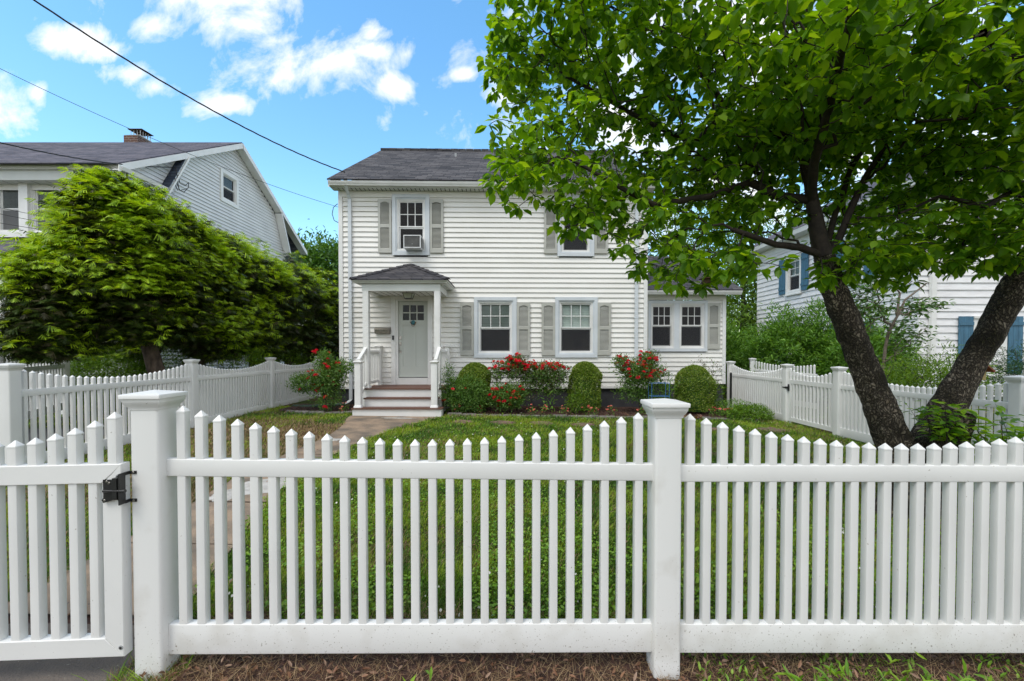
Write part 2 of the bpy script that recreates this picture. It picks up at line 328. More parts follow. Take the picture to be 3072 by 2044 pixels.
def soiled():
    """white vinyl with soil splashes that thin out away from the ground"""
    m, nt, b = new_mat('soiled_white_vinyl'); L = nt.links; tc = N(nt, 'ShaderNodeTexCoord'); sp = N(nt, 'ShaderNodeSeparateXYZ'); L.new(tc.outputs['Object'], sp.inputs[0])
    hi = N(nt, 'ShaderNodeMapRange'); L.new(sp.outputs[2], hi.inputs[0]); hi.inputs[1].default_value = -.05; hi.inputs[2].default_value = .55; hi.inputs[3].default_value = .0; hi.inputs[4].default_value = .12
    col = None
    for (sc, th, c, first) in ((110, .625, (.33,.30,.26), 1), (45, .675, (.20,.17,.14), 0)):
        s = N(nt, 'ShaderNodeTexNoise'); s.inputs['Scale'].default_value = sc; s.inputs['Detail'].default_value = 3; L.new(tc.outputs['Object'], s.inputs['Vector'])
        d = N(nt, 'ShaderNodeMath', operation='SUBTRACT'); L.new(s.outputs['Fac'], d.inputs[0]); L.new(hi.outputs[0], d.inputs[1])
        r = N(nt, 'ShaderNodeMapRange'); L.new(d.outputs[0], r.inputs[0]); r.inputs[1].default_value = th; r.inputs[2].default_value = th+.07
        mx = N(nt, 'ShaderNodeMix', data_type='RGBA'); L.new(r.outputs[0], mx.inputs['Factor']); mx.inputs['B'].default_value = c4(c)
        if first:
            n1 = N(nt, 'ShaderNodeTexNoise'); n1.inputs['Scale'].default_value = 5; n1.inputs['Detail'].default_value = 9; L.new(tc.outputs['Object'], n1.inputs['Vector'])
            gr = N(nt, 'ShaderNodeMath', operation='SUBTRACT'); L.new(n1.outputs['Fac'], gr.inputs[0]); L.new(hi.outputs[0], gr.inputs[1])
            r1 = N(nt, 'ShaderNodeMapRange'); L.new(gr.outputs[0], r1.inputs[0]); r1.inputs[1].default_value = .48; r1.inputs[2].default_value = .85
            m1 = N(nt, 'ShaderNodeMix', data_type='RGBA'); L.new(r1.outputs[0], m1.inputs['Factor']); m1.inputs['A'].default_value = (.76,.76,.745,1); m1.inputs['B'].default_value = (.56,.54,.49,1); col = m1.outputs['Result']
        L.new(col, mx.inputs['A']); col = mx.outputs['Result']
    L.new(col, b.inputs['Base Color']); b.inputs['Roughness'].default_value = .42; return m
M['vinyl_dirty'] = soiled()
M['bark'] = bark_material()
# ground: earth and thatch that the grass grows out of
def ground_material():
    m, nt, b = new_mat('turf_soil'); L = nt.links
    tc = N(nt, 'ShaderNodeTexCoord')
    n1 = N(nt, 'ShaderNodeTexNoise'); n1.inputs['Scale'].default_value = 1.1; n1.inputs['Detail'].default_value = 8; L.new(tc.outputs['Object'], n1.inputs['Vector'])
    n2 = N(nt, 'ShaderNodeTexNoise'); n2.inputs['Scale'].default_value = 45; n2.inputs['Detail'].default_value = 6; L.new(tc.outputs['Object'], n2.inputs['Vector'])
    cr = N(nt, 'ShaderNodeValToRGB'); L.new(n2.outputs['Fac'], cr.inputs[0]); e = cr.color_ramp.elements
    e[0].position = .3; e[0].color = (.02,.03,.008,1); e[1].position = .7; e[1].color = (.07,.10,.022,1)
    c2 = N(nt, 'ShaderNodeValToRGB'); L.new(n2.outputs['Fac'], c2.inputs[0]); e = c2.color_ramp.elements
    e[0].position = .3; e[0].color = (.045,.028,.015,1); e[1].position = .7; e[1].color = (.13,.085,.045,1)
    rp = N(nt, 'ShaderNodeMapRange'); L.new(n1.outputs['Fac'], rp.inputs[0]); rp.inputs[1].default_value = .5; rp.inputs[2].default_value = .62
    mx = N(nt, 'ShaderNodeMix', data_type='RGBA'); L.new(rp.outputs[0], mx.inputs['Factor']); L.new(cr.outputs[0], mx.inputs['A']); L.new(c2.outputs[0], mx.inputs['B'])
    L.new(mx.outputs['Result'], b.inputs['Base Color']); b.inputs['Roughness'].default_value = 1; b.inputs['Specular IOR Level'].default_value = .1
    bp = N(nt, 'ShaderNodeBump'); bp.inputs['Strength'].default_value = .8; bp.inputs['Distance'].default_value = .03; L.new(n2.outputs['Fac'], bp.inputs['Height']); L.new(bp.outputs[0], b.inputs['Normal'])
    return m
M['ground'] = ground_material()

# ------------------------------------------------------------------ mesh helpers
def link(name, me, parent=None):
    o = bpy.data.objects.new(name, me); COL.objects.link(o)
    if parent is not None:
        o.parent = parent
        if parent.type == 'EMPTY': o.matrix_parent_inverse = Matrix.Translation(-Vector(parent.location))
    return o
def tag(o, label=None, cat=None, group=None, kind=None):
    if label: o['label'] = label
    if cat: o['category'] = cat
    if group: o['group'] = group
    if kind: o['kind'] = kind
    return o
def thing(name, label, cat, loc=(0, 0, 0), group=None):
    o = bpy.data.objects.new(name, None); COL.objects.link(o); o.location = loc; o.empty_display_size = .2
    return tag(o, label, cat, group)

class MB:
    """collects world-space geometry; build() links it as one mesh object"""
    def __init__(s, T=None): s.v = []; s.f = []; s.T = T or (lambda a, b, c: (a, b, c))
    def pt(s, *p): s.v.append(tuple(s.T(*p))); return len(s.v)-1
    def raw(s, p): s.v.append(tuple(p)); return len(s.v)-1
    def poly(s, pts):
        s.f.append(tuple(s.pt(*p) for p in pts))
    def box(s, x0, x1, y0, y1, z0, z1):
        i = [s.pt(x, y, z) for z in (z0, z1) for (x, y) in ((x0, y0), (x1, y0), (x1, y1), (x0, y1))]
        for q in ((3,2,1,0),(4,5,6,7),(0,1,5,4),(1,2,6,5),(2,3,7,6),(3,0,4,7)): s.f.append(tuple(i[k] for k in q))
        return s
    def loops(s, rings, cap0=True, cap1=True, close=True):
        n = len(rings[0]); ids = [[s.pt(*p) for p in r] for r in rings]
        for a, b in zip(ids[:-1], ids[1:]):
            for k in range(n if close else n-1): s.f.append((a[k], a[(k+1) % n], b[(k+1) % n], b[k]))
        if cap0: s.f.append(tuple(reversed(ids[0])))
        if cap1: s.f.append(tuple(ids[-1]))
        return s
    def rsq(s, cx, cy, levels, r=.006, seg=3, ang=0, ratio=1):
        """loft of rounded squares: levels = [(z, half width)]"""
        rings = []
        for (z, hw) in levels:
            rr = min(r, hw*.99); ring = []
            for q, (sx, sy) in enumerate(((1, 1), (-1, 1), (-1, -1), (1, -1))):
                for k in range(seg+1):
                    a = (q+k/seg)*math.pi/2
                    x = sx*(hw-rr)+rr*math.cos(a); y = (sy*(hw-rr)+rr*math.sin(a))*ratio
                    ring.append((cx+x*math.cos(ang)-y*math.sin(ang), cy+x*math.sin(ang)+y*math.cos(ang), z))
            rings.append(ring)
        return s.loops(rings)
    def bar(s, p0, p1, w, h, r=.004, seg=2):
        """rounded bar between two points, w across (horizontal), h up"""
        p0 = Vector(p0); p1 = Vector(p1); d = (p1-p0).normalized()
        side = d.cross(Vector((0, 0, 1)))
        if side.length < 1e-4: side = Vector((1, 0, 0))
        side.normalize(); up = side.cross(d).normalized()
        r = min(r, w*.49, h*.49)
        prof = []
        for q, (sx, sy) in enumerate(((1, 1), (-1, 1), (-1, -1), (1, -1))):
            for k in range(seg+1):
                a = (q+k/seg)*math.pi/2
                prof.append((sx*(w/2-r)+r*math.cos(a), sy*(h/2-r)+r*math.sin(a)))
        s.loops([[tuple(p+side*a+up*b) for a, b in prof] for p in (p0, p1)])
        return s
    def tube(s, pts, rad, n=8, cap=True):
        pts = [Vector(p) for p in pts]
        if isinstance(rad, (int, float)): rad = [rad]*len(pts)
        rings = []; up = Vector((.13, .27, 1)).normalized()
        for i, p in enumerate(pts):
            d = (pts[min(i+1, len(pts)-1)]-pts[max(i-1, 0)]).normalized()
            a = d.cross(up)
            if a.length < .05: a = d.cross(Vector((1, 0, 0)))
            a.normalize(); b = d.cross(a).normalized()
            rings.append([tuple(p+(a*math.cos(t)+b*math.sin(t))*rad[i]) for t in [2*math.pi*k/n for k in range(n)]])
        s.loops(rings, cap, cap); return s
    def build(s, name, m, parent=None, smooth=True, ang=35):
        me = bpy.data.meshes.new(name); me.from_pydata(s.v, [], s.f); me.validate()
        if m is not None: me.materials.append(m)
        if smooth:
            me.polygons.foreach_set('use_smooth', [True]*len(me.polygons)); me.set_sharp_from_angle(angle=R(ang))
        me.update()
        import bmesh
        bm = bmesh.new(); bm.from_mesh(me); bmesh.ops.recalc_face_normals(bm, faces=bm.faces); bm.to_mesh(me); bm.free()
        return link(name, me, parent)

def np_mesh(name, V, Fq, mats, midx=None, parent=None, smooth=False):
    """V (n,3); Fq (m,k) faces of one size"""
    me = bpy.data.meshes.new(name); V = np.asarray(V, np.float32); Fq = np.asarray(Fq, np.int32); m, k = Fq.shape
    me.vertices.add(len(V)); me.vertices.foreach_set('co', V.ravel())
    me.loops.add(m*k); me.loops.foreach_set('vertex_index', Fq.ravel())
    me.polygons.add(m); me.polygons.foreach_set('loop_start', np.arange(0, m*k, k, dtype=np.int32))
    for q in mats: me.materials.append(q)
    if midx is not None: me.polygons.foreach_set('material_index', np.asarray(midx, np.int32))
    if smooth: me.polygons.foreach_set('use_smooth', np.ones(m, bool))
    me.update(calc_edges=True)
    return link(name, me, parent)
def norm(v): return v/np.maximum(np.linalg.norm(v, axis=-1, keepdims=True), 1e-9)
def rdir(n):
    v = RNG.normal(size=(n, 3)); return norm(v)

# leaf outlines: (along, across, lift) ; faces over them
OVAL = (np.array([(0,0,0),(.28,.24,.05),(.62,.25,.04),(1,0,-.12),(.62,-.25,.04),(.28,-.24,.05),(.3,0,-.03),(.65,0,-.05)]),
        [(0,6,7,1),(1,7,3,2),(0,5,7,6),(5,4,3,7)])
OVAL = (OVAL[0], [(0,6,1),(6,7,2),(6,2,1),(7,3,2),(0,5,6),(5,4,7),(5,7,6),(4,3,7)])
DIAM = (np.array([(0,0,0),(.45,.28,.07),(1,0,-.06),(.45,-.28,.07)]), [(0,2,1),(0,3,2)])
STRIP = (np.array([(0,.5,0),(0,-.5,0),(1,-.3,-.1),(1,.3,-.1)]), [(0,1,2),(0,2,3)])
BLADE = (np.array([(0,.5,0),(0,-.5,0),(.55,-.4,.06),(.55,.4,.06),(1,0,.25)]), [(0,1,2),(0,2,3),(3,2,4)])
def leaves(P, D, Nn, L, Wd, shape):
    """P base, D direction, Nn normal, L length, Wd width factor (abs) -> V, F"""
    P = np.asarray(P, float); n = len(P); S, fc = shape
    D = norm(D); side = norm(np.cross(Nn, D)); Nn = np.cross(D, side)
    L = np.broadcast_to(L, (n,)).astype(float); Wd = np.broadcast_to(Wd, (n,)).astype(float)
    V = P[:, None, :]+D[:, None, :]*(S[None, :, 0:1]*L[:, None, None])+side[:, None, :]*(S[None, :, 1:2]*Wd[:, None, None])+Nn[:, None, :]*(S[None, :, 2:3]*L[:, None, None])
    Fq = (np.arange(n)[:, None, None]*len(S)+np.array(fc)[None]).reshape(-1, len(fc[0]))
    return V.reshape(-1, 3), Fq
class Cloud:
    def __init__(s): s.V = []; s.F = []; s.M = []; s.n = 0
    def add(s, VF, mi=0):
        V, Fq = VF; s.V.append(V); s.F.append(Fq+s.n); s.n += len(V)
        s.M.append(np.full(len(Fq), mi) if np.isscalar(mi) else np.repeat(mi, len(Fq)//len(mi)))
    def build(s, name, mats, parent=None): return np_mesh(name, np.concatenate(s.V), np.concatenate(s.F), mats, np.concatenate(s.M), parent)

def grow(targets, seeds, bias=.3, jit=.12, sub=3, tip=.0025, expo=2.3):
    """joins every target to the growing network; seeds = list of (point, parent index or -1, min radius)"""
    P = [np.array(s[0], float) for s in seeds]; par = [s[1] for s in seeds]; rmin = [s[2] for s in seeds]
    plen = [0.0]*len(P)
    for i, p in enumerate(par):
        if p >= 0: plen[i] = plen[p]+np.linalg.norm(P[i]-P[p])
    T = np.asarray(targets, float); S = np.array(P)
    d0 = np.array([np.linalg.norm(S-t, axis=1).min() for t in T]); order = np.argsort(d0)
    cap = len(P)+len(T)*sub+5; A = np.zeros((cap, 3)); A[:len(P)] = S; PL = np.zeros(cap); PL[:len(P)] = plen
    n = len(P); ends = []
    for ti in order:
        t = T[ti]; d = np.linalg.norm(A[:n]-t, axis=1); j = int(np.argmin(d+bias*PL[:n])); last = j; a = A[j].copy(); dd = d[j]
        for k in range(1, sub+1):
            f = k/sub; p = a+(t-a)*f
            if k < sub: p = p+RNG.normal(size=3)*dd*jit*(1 if k < sub else 0)+np.array([0, 0, dd*.08*math.sin(math.pi*f)])
            A[n] = p; PL[n] = PL[last]+np.linalg.norm(p-A[last]); par.append(last); rmin.append(tip); last = n; n += 1
        ends.append(last)
    acc = np.zeros(n)
    kids = np.zeros(n, bool)
    for i in range(n-1, -1, -1):
        if acc[i] == 0: acc[i] = tip**expo
        if par[i] >= 0: acc[par[i]] += acc[i] if kids[par[i]] or True else 0
    rad = np.maximum(acc**(1/expo), np.array(rmin[:n]))
    return A[:n], np.array(par[:n]), rad
def frustums(A, B, ra, rb, n=5):
    A = np.asarray(A); B = np.asarray(B); d = norm(B-A); up = np.where(np.abs(d[:, 2:3]) > .9, np.array([[1., 0, 0]]), np.array([[0, 0, 1.]]))
    s = norm(np.cross(d, up)); t = np.cross(d, s); th = np.arange(n)*2*math.pi/n
    c = np.cos(th)[None, :, None]; q = np.sin(th)[None, :, None]
    ring = s[:, None]*c+t[:, None]*q
    ext = d*np.minimum(ra, .01)[:, None]*.5
    V = np.concatenate([(A-ext)[:, None]+ring*ra[:, None, None], (B+ext)[:, None]+ring*rb[:, None, None]], 1)
    k = np.arange(n); fc = np.stack([k, (k+1) % n, n+(k+1) % n, n+k], 1)
    Fq = (np.arange(len(A))[:, None, None]*2*n+fc[None]).reshape(-1, 4)
    return V.reshape(-1, 3), Fq
def twig_mesh(name, net, m, parent, skip=0, n=5, rmax=1e9):
    A, par, rad = net; i = np.arange(len(A)); ok = (par >= 0) & (i >= skip)
    i = i[ok]; p = par[ok]; ra = np.minimum(rad[p], np.maximum(rad[i]*1.5, rad[i])); ra = np.minimum(ra, rmax)
    V, Fq = frustums(A[p], A[i], ra, np.minimum(rad[i], rmax), n)
    return np_mesh(name, V, Fq, [m], None, parent, smooth=True)
def tri2(F): return F
# ================================================================== SETTING
def axis(lo, hi, step, far):
    a = list(np.arange(lo, hi+1e-6, step)); return np.array([-far, -far/3, -far/8]+a+[far/8, far/3, far])
def sheet(name, xs, ys, fn, m, kind='structure', keep=None):
    X, Y = np.meshgrid(xs, ys); Z = fn(X, Y); V = np.stack([X, Y, Z], -1).reshape(-1, 3)
    nx, ny = len(xs), len(ys); i = np.arange(nx*ny).reshape(ny, nx)
    Fq = np.stack([i[:-1, :-1], i[:-1, 1:], i[1:, 1:], i[1:, :-1]], -1).reshape(-1, 4)
    if keep is not None:
        c = V[Fq].mean(1); Fq = Fq[keep(c[:, 0], c[:, 1])]
    o = np_mesh(name, V, Fq, [m], None, None, smooth=True); o['kind'] = kind; return o
gx = axis(-14, 22, .25, 300); gy = np.concatenate([[-200, -40, -10], np.arange(0, 24.1, .25), [30, 45, 80, 200, 400]])
sheet('ground', gx, gy, lambda X, Y: g(X, Y)+.02*(vnoise(X, Y, 1.7, 3)-.5)*(np.abs(Y-6) < 5), M['ground'])

# front walk, from the gate to the porch steps: (y, left x, right x)
WALK = [(1.2,-3.15,-1.95),(2.2,-3.1,-1.95),(2.72,-3.08,-1.99),(3.49,-3.12,-2.22),(4.2,-3.2,-2.42),(5.0,-3.28,-2.58),(5.75,-3.3,-2.62),(6.8,-3.25,-2.5),(7.5,-3.22,-2.36),(8.4,-3.35,-2.1),(9.2,-3.6,-1.75),(9.60,-3.65,-1.58)]
def walk_edges(y):
    w = np.array(WALK); return np.interp(y, w[:, 0], w[:, 1]), np.interp(y, w[:, 0], w[:, 2])
def ribbon(name, rows, z, m, kind='structure', nx=8, wob=.03):
    V = []; Fq = []
    for j, (y, a, b) in enumerate(rows):
        a += wob*(float(vnoise(1.3, y, 3, 5))-.5); b += wob*(float(vnoise(7.3, y, 3, 6))-.5)
        for k in range(nx+1):
            x = a+(b-a)*k/nx; V.append((x, y, gz(x, y)+z+.004*math.sin(x*9+y*5)))
    for j in range(len(rows)-1):
        for k in range(nx):
            i = j*(nx+1)+k; Fq.append((i, i+1, i+nx+2, i+nx+1))
    o = np_mesh(name, np.array(V), np.array(Fq), [m], None, None, smooth=True)
    if kind: o['kind'] = kind
    return o
def slabs():
    cuts = [2.45, 3.35, 4.25, 5.2, 6.15, 7.1, 8.1, 9.6]; mb_rows = []
    base = [(y, *walk_edges(y)) for y in np.arange(2.4, 9.61, .15)]
    o = ribbon('front_path', base, .012, M['mulch'], wob=.02)
    V = []; Fq = []; n = 0
    for a, b in zip(cuts[:-1], cuts[1:]):
        ys = np.linspace(a+.008, b-.008, 9)
        tilt = random.uniform(-.006, .006)
        for y in ys:
            l, r = walk_edges(y); l += .03*(float(vnoise(1, y, 4, 5))); r -= .04*(float(vnoise(9, y, 4, 6)))
            for k in range(9):
                x = l+(r-l)*k/8; V.append((x, y, gz(x, y)+.028+tilt*(k/8)))
        for j in range(8):
            for k in range(8):
                i = n+j*9+k; Fq.append((i, i+1, i+10, i+9))
        n = len(V)
    p = np_mesh('pavement', np.array(V), np.array(Fq), [M['concrete']], None, None, smooth=True); p['kind'] = 'structure'
slabs()
ribbon('sidewalk', [(y, -8, -1.62-.18*(y-1.1)) for y in np.arange(.6, 2.45, .1)], .016, M['asphalt'], nx=24)
sheet('driveway', np.arange(-13, -6.6, .4), np.arange(2.6, 7.9, .4), lambda X, Y: g(X, Y)+.022, M['drive'])
def blob_patch(name, cx, cy, rx, ry, z, m, kind=None, th=.012):
    ring = []
    for k in range(22):
        a = 2*math.pi*k/22; q = .75+.5*random.random(); ring.append((cx+rx*q*math.cos(a), cy+ry*q*math.sin(a)))
    mb = MB(); mb.loops([[(x, y, gz(x, y)+z) for x, y in ring], [(cx+(x-cx)*.93, cy+(y-cy)*.93, gz(x, y)+z+th) for x, y in ring]], cap0=False)
    return mb.build(name, m)
for (cx, cy, rx, ry) in ((-2.75, 4.75, .26, .34), (-2.98, 4.45, .16, .2), (-2.72,5.35,.2,.12), (-2.5, 9.3, .35, .06), (-3.0, 7.1, .16, .1)):
    o = blob_patch('mortar_patch', cx, cy, rx, ry, .03, M['patch'], th=.003); o['kind'] = 'structure'

# planting bed under the house front
def bed_z(x, y): return g(x, y)+.035+.02*vnoise(x, y, 6, 2)
sheet('mulch_bed', np.arange(-1.55, 5.6, .1), np.arange(9.75, 12.3, .1), bed_z, M['mulch'], keep=lambda x, y: y > 9.86-.03*x)
sheet('mulch_bed', np.arange(-5.6, -3.6, .1), np.arange(9.75, 11.4, .1), bed_z, M['mulch'], keep=lambda x, y: (y > 9.9+.25*np.abs(x+4.6)**2))

# edging stones
def edging(x0, x1, yf, lab):
    t = thing('edging_border', lab, 'edging', (x0, yf(x0), 0), 'stone edging of the flower beds'); x = x0
    while x < x1:
        w = random.uniform(.2, .38); xa = x+.01; xb = min(x+w, x1)
        y = yf((xa+xb)/2); z = gz(x, y); h = random.uniform(.045, .075)
        T = lambda a, b, c, y=y, xm=(xa+xb)/2: (a, b+y+(yf(a)-yf(xm)), c)
        mb = MB(T); mb.loops([[(xa+e, -.05+e, z-.03+q), (xb-e, -.05+e, z-.03+q), (xb-e, .05-e, z-.03+q), (xa+e, .05-e, z-.03+q)] for e, q in ((0, 0), (0, h*.8+.02), (.014, h+.03))])
        mb.build('edging_stone', M['stone'], t); x += w
edging(-1.5, 5.55, lambda x: 9.82-.03*x, 'low grey stone edging in front of the long flower bed')
edging(-5.3, -3.7, lambda x: 9.86+.25*abs(x+4.6)**2, 'short curved grey stone edging left of the porch steps')

for i, (px, py, w) in enumerate(((1385,1271,.24),(1508,1272,.26),(1625,1273,.27),(1748,1275,.25),(2320,1283,.30),(2140,1283,.2))):
    Y = (CAM_H-.0)*F/(py-1056)*.97; X = (px-1536)/F*Y
    o = blob_patch('stepping_stone', X, Y, w*.9, w*.62, .022, M['flag'], th=.03)
    tag(o, ['reddish stepping stone in the lawn nearest the porch steps', 'reddish stepping stone, second from the porch steps', 'reddish stepping stone, third from the porch steps', 'reddish stepping stone, fourth from the porch steps',
            'large reddish stepping stone nearest the right side gate', 'small reddish stepping stone half sunk left of the gate stone'][i], 'stepping stone', 'stepping stones across the lawn')

# ================================================================== FENCES
def picket(mb, x, y, z0, za, ang, hw=.0205):
    mb.rsq(x, y, [(z0, hw), (za-.034, hw), (za-.033, hw+.0012), (za-.027, hw+.0012), (za-.025, hw+.0004), (za, .0015)], r=.0035, seg=2, ang=ang)
def post_cap(mb, x, y, zp, ang, hw=.068):
    # zp: front edge of the top plate
    mb.rsq(x, y, [(zp-.072, hw+.003), (zp-.060, hw+.005), (zp-.050, hw+.012), (zp-.036, hw+.019), (zp-.030, hw+.021), (zp-.017, hw+.022), (zp-.016, hw+.028), (zp, hw+.029), (zp+.004, hw+.027), (zp+.020, .004)], r=.004, seg=2, ang=ang)
def fence_post(parent, x, y, zp, ang, m, hw=.068, zb=None, name='post'):
    zb = gz(x, y)-.05 if zb is None else zb
    mb = MB(); mb.rsq(x, y, [(zb, hw), (zp-.05, hw)], r=.015, seg=4, ang=ang); p = mb.build(name, m, parent)
    c = MB(); post_cap(c, x, y, zp, ang, hw); c.build('post_cap', M['vinyl'] if m is M['vinyl_dirty'] else m, p); return p
def panel(parent, A, B, zA, zB, n, m, m2=None, sag=.172, e0=.046, offs=(.318, .405, 1.13, 1.283), g0=.068, g1=.068, frame=False, sagfn=None, rail_w=.045):
    A = Vector((A[0], A[1], 0)); B = Vector((B[0], B[1], 0)); d = (B-A); L = d.length; d.normalize(); ang = math.atan2(d.y, d.x)
    zf = lambda s: zA+(zB-zA)*s/L
    s0, s1 = g0, L-g1
    P = lambda s, z: (A.x+d.x*s, A.y+d.y*s, z)
    m2 = m2 or m
    def rail(a, b, nm, mm):
        h = b-a; mb = MB(); mb.bar(P(s0, zf(s0)-(a+b)/2), P(s1, zf(s1)-(a+b)/2), rail_w, h, r=.005, seg=3); mb.build(nm, mm, parent)
    if frame:
        w = .089; a, b, c, e = offs; t = rail_w/2
        nx, ny = -d.y, d.x
        def quadbar(nm, pts):   # four corner points (s,z) extruded in depth, mitred
            mb = MB(lambda s, k, z: (A.x+d.x*s+nx*k, A.y+d.y*s+ny*k, z))
            cx = sum(p[0] for p in pts)/4; cz = sum(p[1] for p in pts)/4
            ring = lambda k, q: [(p[0]+(q if p[0] < cx else -q), k, p[1]+(q if p[1] < cz else -q)) for p in pts]
            mb.loops([ring(-t, .003), ring(-t+.003, 0), ring(t-.003, 0), ring(t, .003)]); mb.build(nm, m, parent)
        zt0, zt1, zb0, zb1 = zf(s0)-a, zf(s1)-a, zf(s0)-e, zf(s1)-e; k = .0006
        quadbar('top_rail', [(s0, zt0), (s1, zt1), (s1-w-k, zt1-(b-a)), (s0+w+k, zt0-(b-a))])
        quadbar('bottom_rail', [(s0, zb0), (s0+w+k, zb0+(e-c)), (s1-w-k, zb1+(e-c)), (s1, zb1)])
        quadbar('stile', [(s0, zt0-k), (s0+w, zt0-(b-a)-k), (s0+w, zb0+(e-c)+k), (s0, zb0+k)])
        quadbar('stile', [(s1, zt1-k), (s1, zb1+k), (s1-w, zb1+(e-c)+k), (s1-w, zt1-(b-a)-k)])
        s0 += w*.52; s1 -= w*.52
        if True:
            pass
    else:
        rail(offs[0], offs[1], 'top_rail', m); rail(offs[2], offs[3], 'bottom_rail', m2)
    for i in range(n):
        if frame:
            s = s0+(s1-s0)*i/(n-1)
        else:
            gap = ((s1-s0)-n*.038)/(n+1); s = s0+gap*(i+1)+.038*(i+.5)
        t = (s-g0)/(L-g0-g1); sg = (sagfn(t) if sagfn else 4*t*(1-t))*sag
        mb = MB(); zb = zf(s)-offs[2]-.002
        if frame and (i == 0 or i == n-1): zb = zf(s)-offs[0]-.002
        picket(mb, A.x+d.x*s, A.y+d.y*s, zb, zf(s)-e0-sg, ang)
        mb.build('picket', m, parent)

# --- front fence -----------------------------------------------------------
PL = (-1.782, 2.124); PR = (.793, 2.216); PRR = (3.353, 2.216)
ANG = math.atan2(PR[1]-PL[1], PR[0]-PL[0])
ff = thing('picket_fence', 'long near white vinyl picket fence with scalloped tops, closest to the viewer', 'fence', (PL[0], PL[1], gz(*PL)), 'white picket fences round the garden')
ZL, ZR = CAM_H-.209, CAM_H-.262
fence_post(ff, *PL, ZL, ANG, M['vinyl_dirty']); fence_post(ff, *PR, ZR, ANG*.4, M['vinyl_dirty']); fence_post(ff, *PRR, ZR-.003, 0, M['vinyl_dirty'])
panel(ff, PL, PR, ZL, ZR, 27, M['vinyl'], M['vinyl_dirty'], offs=(.320, .407, 1.150, 1.303), e0=.038)
panel(ff, PR, PRR, ZR-.004, ZR-.006, 28, M['vinyl'], M['vinyl_dirty'], offs=(.320, .407, 1.150, 1.303), e0=.038)
panel(ff, PRR, (5.913, 2.216), ZR-.006, ZR-.008, 28, M['vinyl'], M['vinyl_dirty'], offs=(.320, .407, 1.150, 1.303), e0=.038); fence_post(ff, 5.913, 2.216, ZR-.008, 0, M['vinyl_dirty'])
# --- front gate --------------------------------------------------------------
GX0 = -3.065; gy_ = lambda x: PL[1]+(x-PL[0])*math.tan(ANG)
fg = thing('garden_gate', 'near white picket gate with a black latch, at the left edge of the front fence', 'gate', (GX0, gy_(GX0), gz(GX0, 2)), 'white picket gates')
panel(fg, (GX0, gy_(GX0)-.071), (PL[0], PL[1]-.071), ZL-.015, ZL, 13, M['vinyl'], None, sag=.155, e0=.055, offs=(.325, .417, 1.165, 1.255), g0=.0, g1=.083, frame=True, rail_w=.052)
fence_post(ff, GX0-.08, gy_(GX0-.08), ZL-.01, ANG, M['vinyl_dirty'])
# screws of the stile and the latch
def disc(mb, c, r, th=.004, n=12, ax='y'):
    rings = []
    for (k, q) in ((0, 1), (th*.7, 1), (th, .8)):
        rings.append([(c[0]+r*q*math.cos(2*math.pi*i/n), c[1]-k, c[2]+r*q*math.sin(2*math.pi*i/n)) for i in range(n)])
    mb.loops(rings)
yf = gy_(-1.85)-.071-.0262
for z in (.945, .12):
    mb = MB(); disc(mb, (-1.878, yf, z), .011, .003); o = mb.build('screw_cover', M['meter'], fg)
    mb = MB(); disc(mb, (-1.878, yf-.003, z), .006, .002); mb.build('screw', M['black'], o)
def latch():
    zc = CAM_H-.650; xg = -1.856                    # gap between gate stile and post
    t = thing('gate_latch', 'black gravity latch screwed to the near left gate and its post', 'latch', (xg, yf, zc))
    yp = PL[1]-.068-.001                              # face of the post
    mb = MB(); mb.box(xg+.004, xg+.009, yf-.030, yf+.004, zc-.073, zc+.075)
    for s in (.060, -.075): mb.box(xg+.004, xg+.009, yf+.004, yp, zc+s, zc+s+.015); mb.box(xg+.009, xg+.040, yp-.004, yp, zc+s, zc+s+.015)
    mb.build('keeper', M['black'], t)
    mb = MB(); mb.box(xg-.090, xg-.012, yf-.006, yf, zc-.055, zc+.042); mb.box(xg-.025, xg-.004, yf-.03, yf-.006, zc-.045, zc+.055)
    mb.build('back_plate', M['black'], t)
    mb = MB(); mb.tube([(xg-.07, yf-.026, zc-.006), (xg+.03, yf-.026, zc-.006)], .006, 8); mb.tube([(xg+.022, yf-.026, zc-.006), (xg+.034, yf-.026, zc-.006)], .0085, 8); mb.build('latch_pin', M['black'], t)
    mb = MB(); mb.loops([[(xg-.086, yf-.008-k, zc-.052), (xg-.078, yf-.008-k, zc-.066), (xg-.030, yf-.008-k, zc-.05), (xg-.034, yf-.008-k, zc+.014), (xg-.042, yf-.008-k, zc+.006)] for k in (0, .01)])
    mb.build('lever', M['black'], t)
    for (dx, dz) in ((.028, .068), (.028, -.068), (-.071, .033), (-.060, .026), (-.072, -.052), (-.036, .02), (-.036, -.035)):
        mb = MB(); disc(mb, (xg+dx, (yp if dx > 0 else yf)-(.006 if dx > 0 else .018 if dz < -.04 else .006), zc+dz), .0055, .003); mb.build('screw', M['steel'], t)
latch()

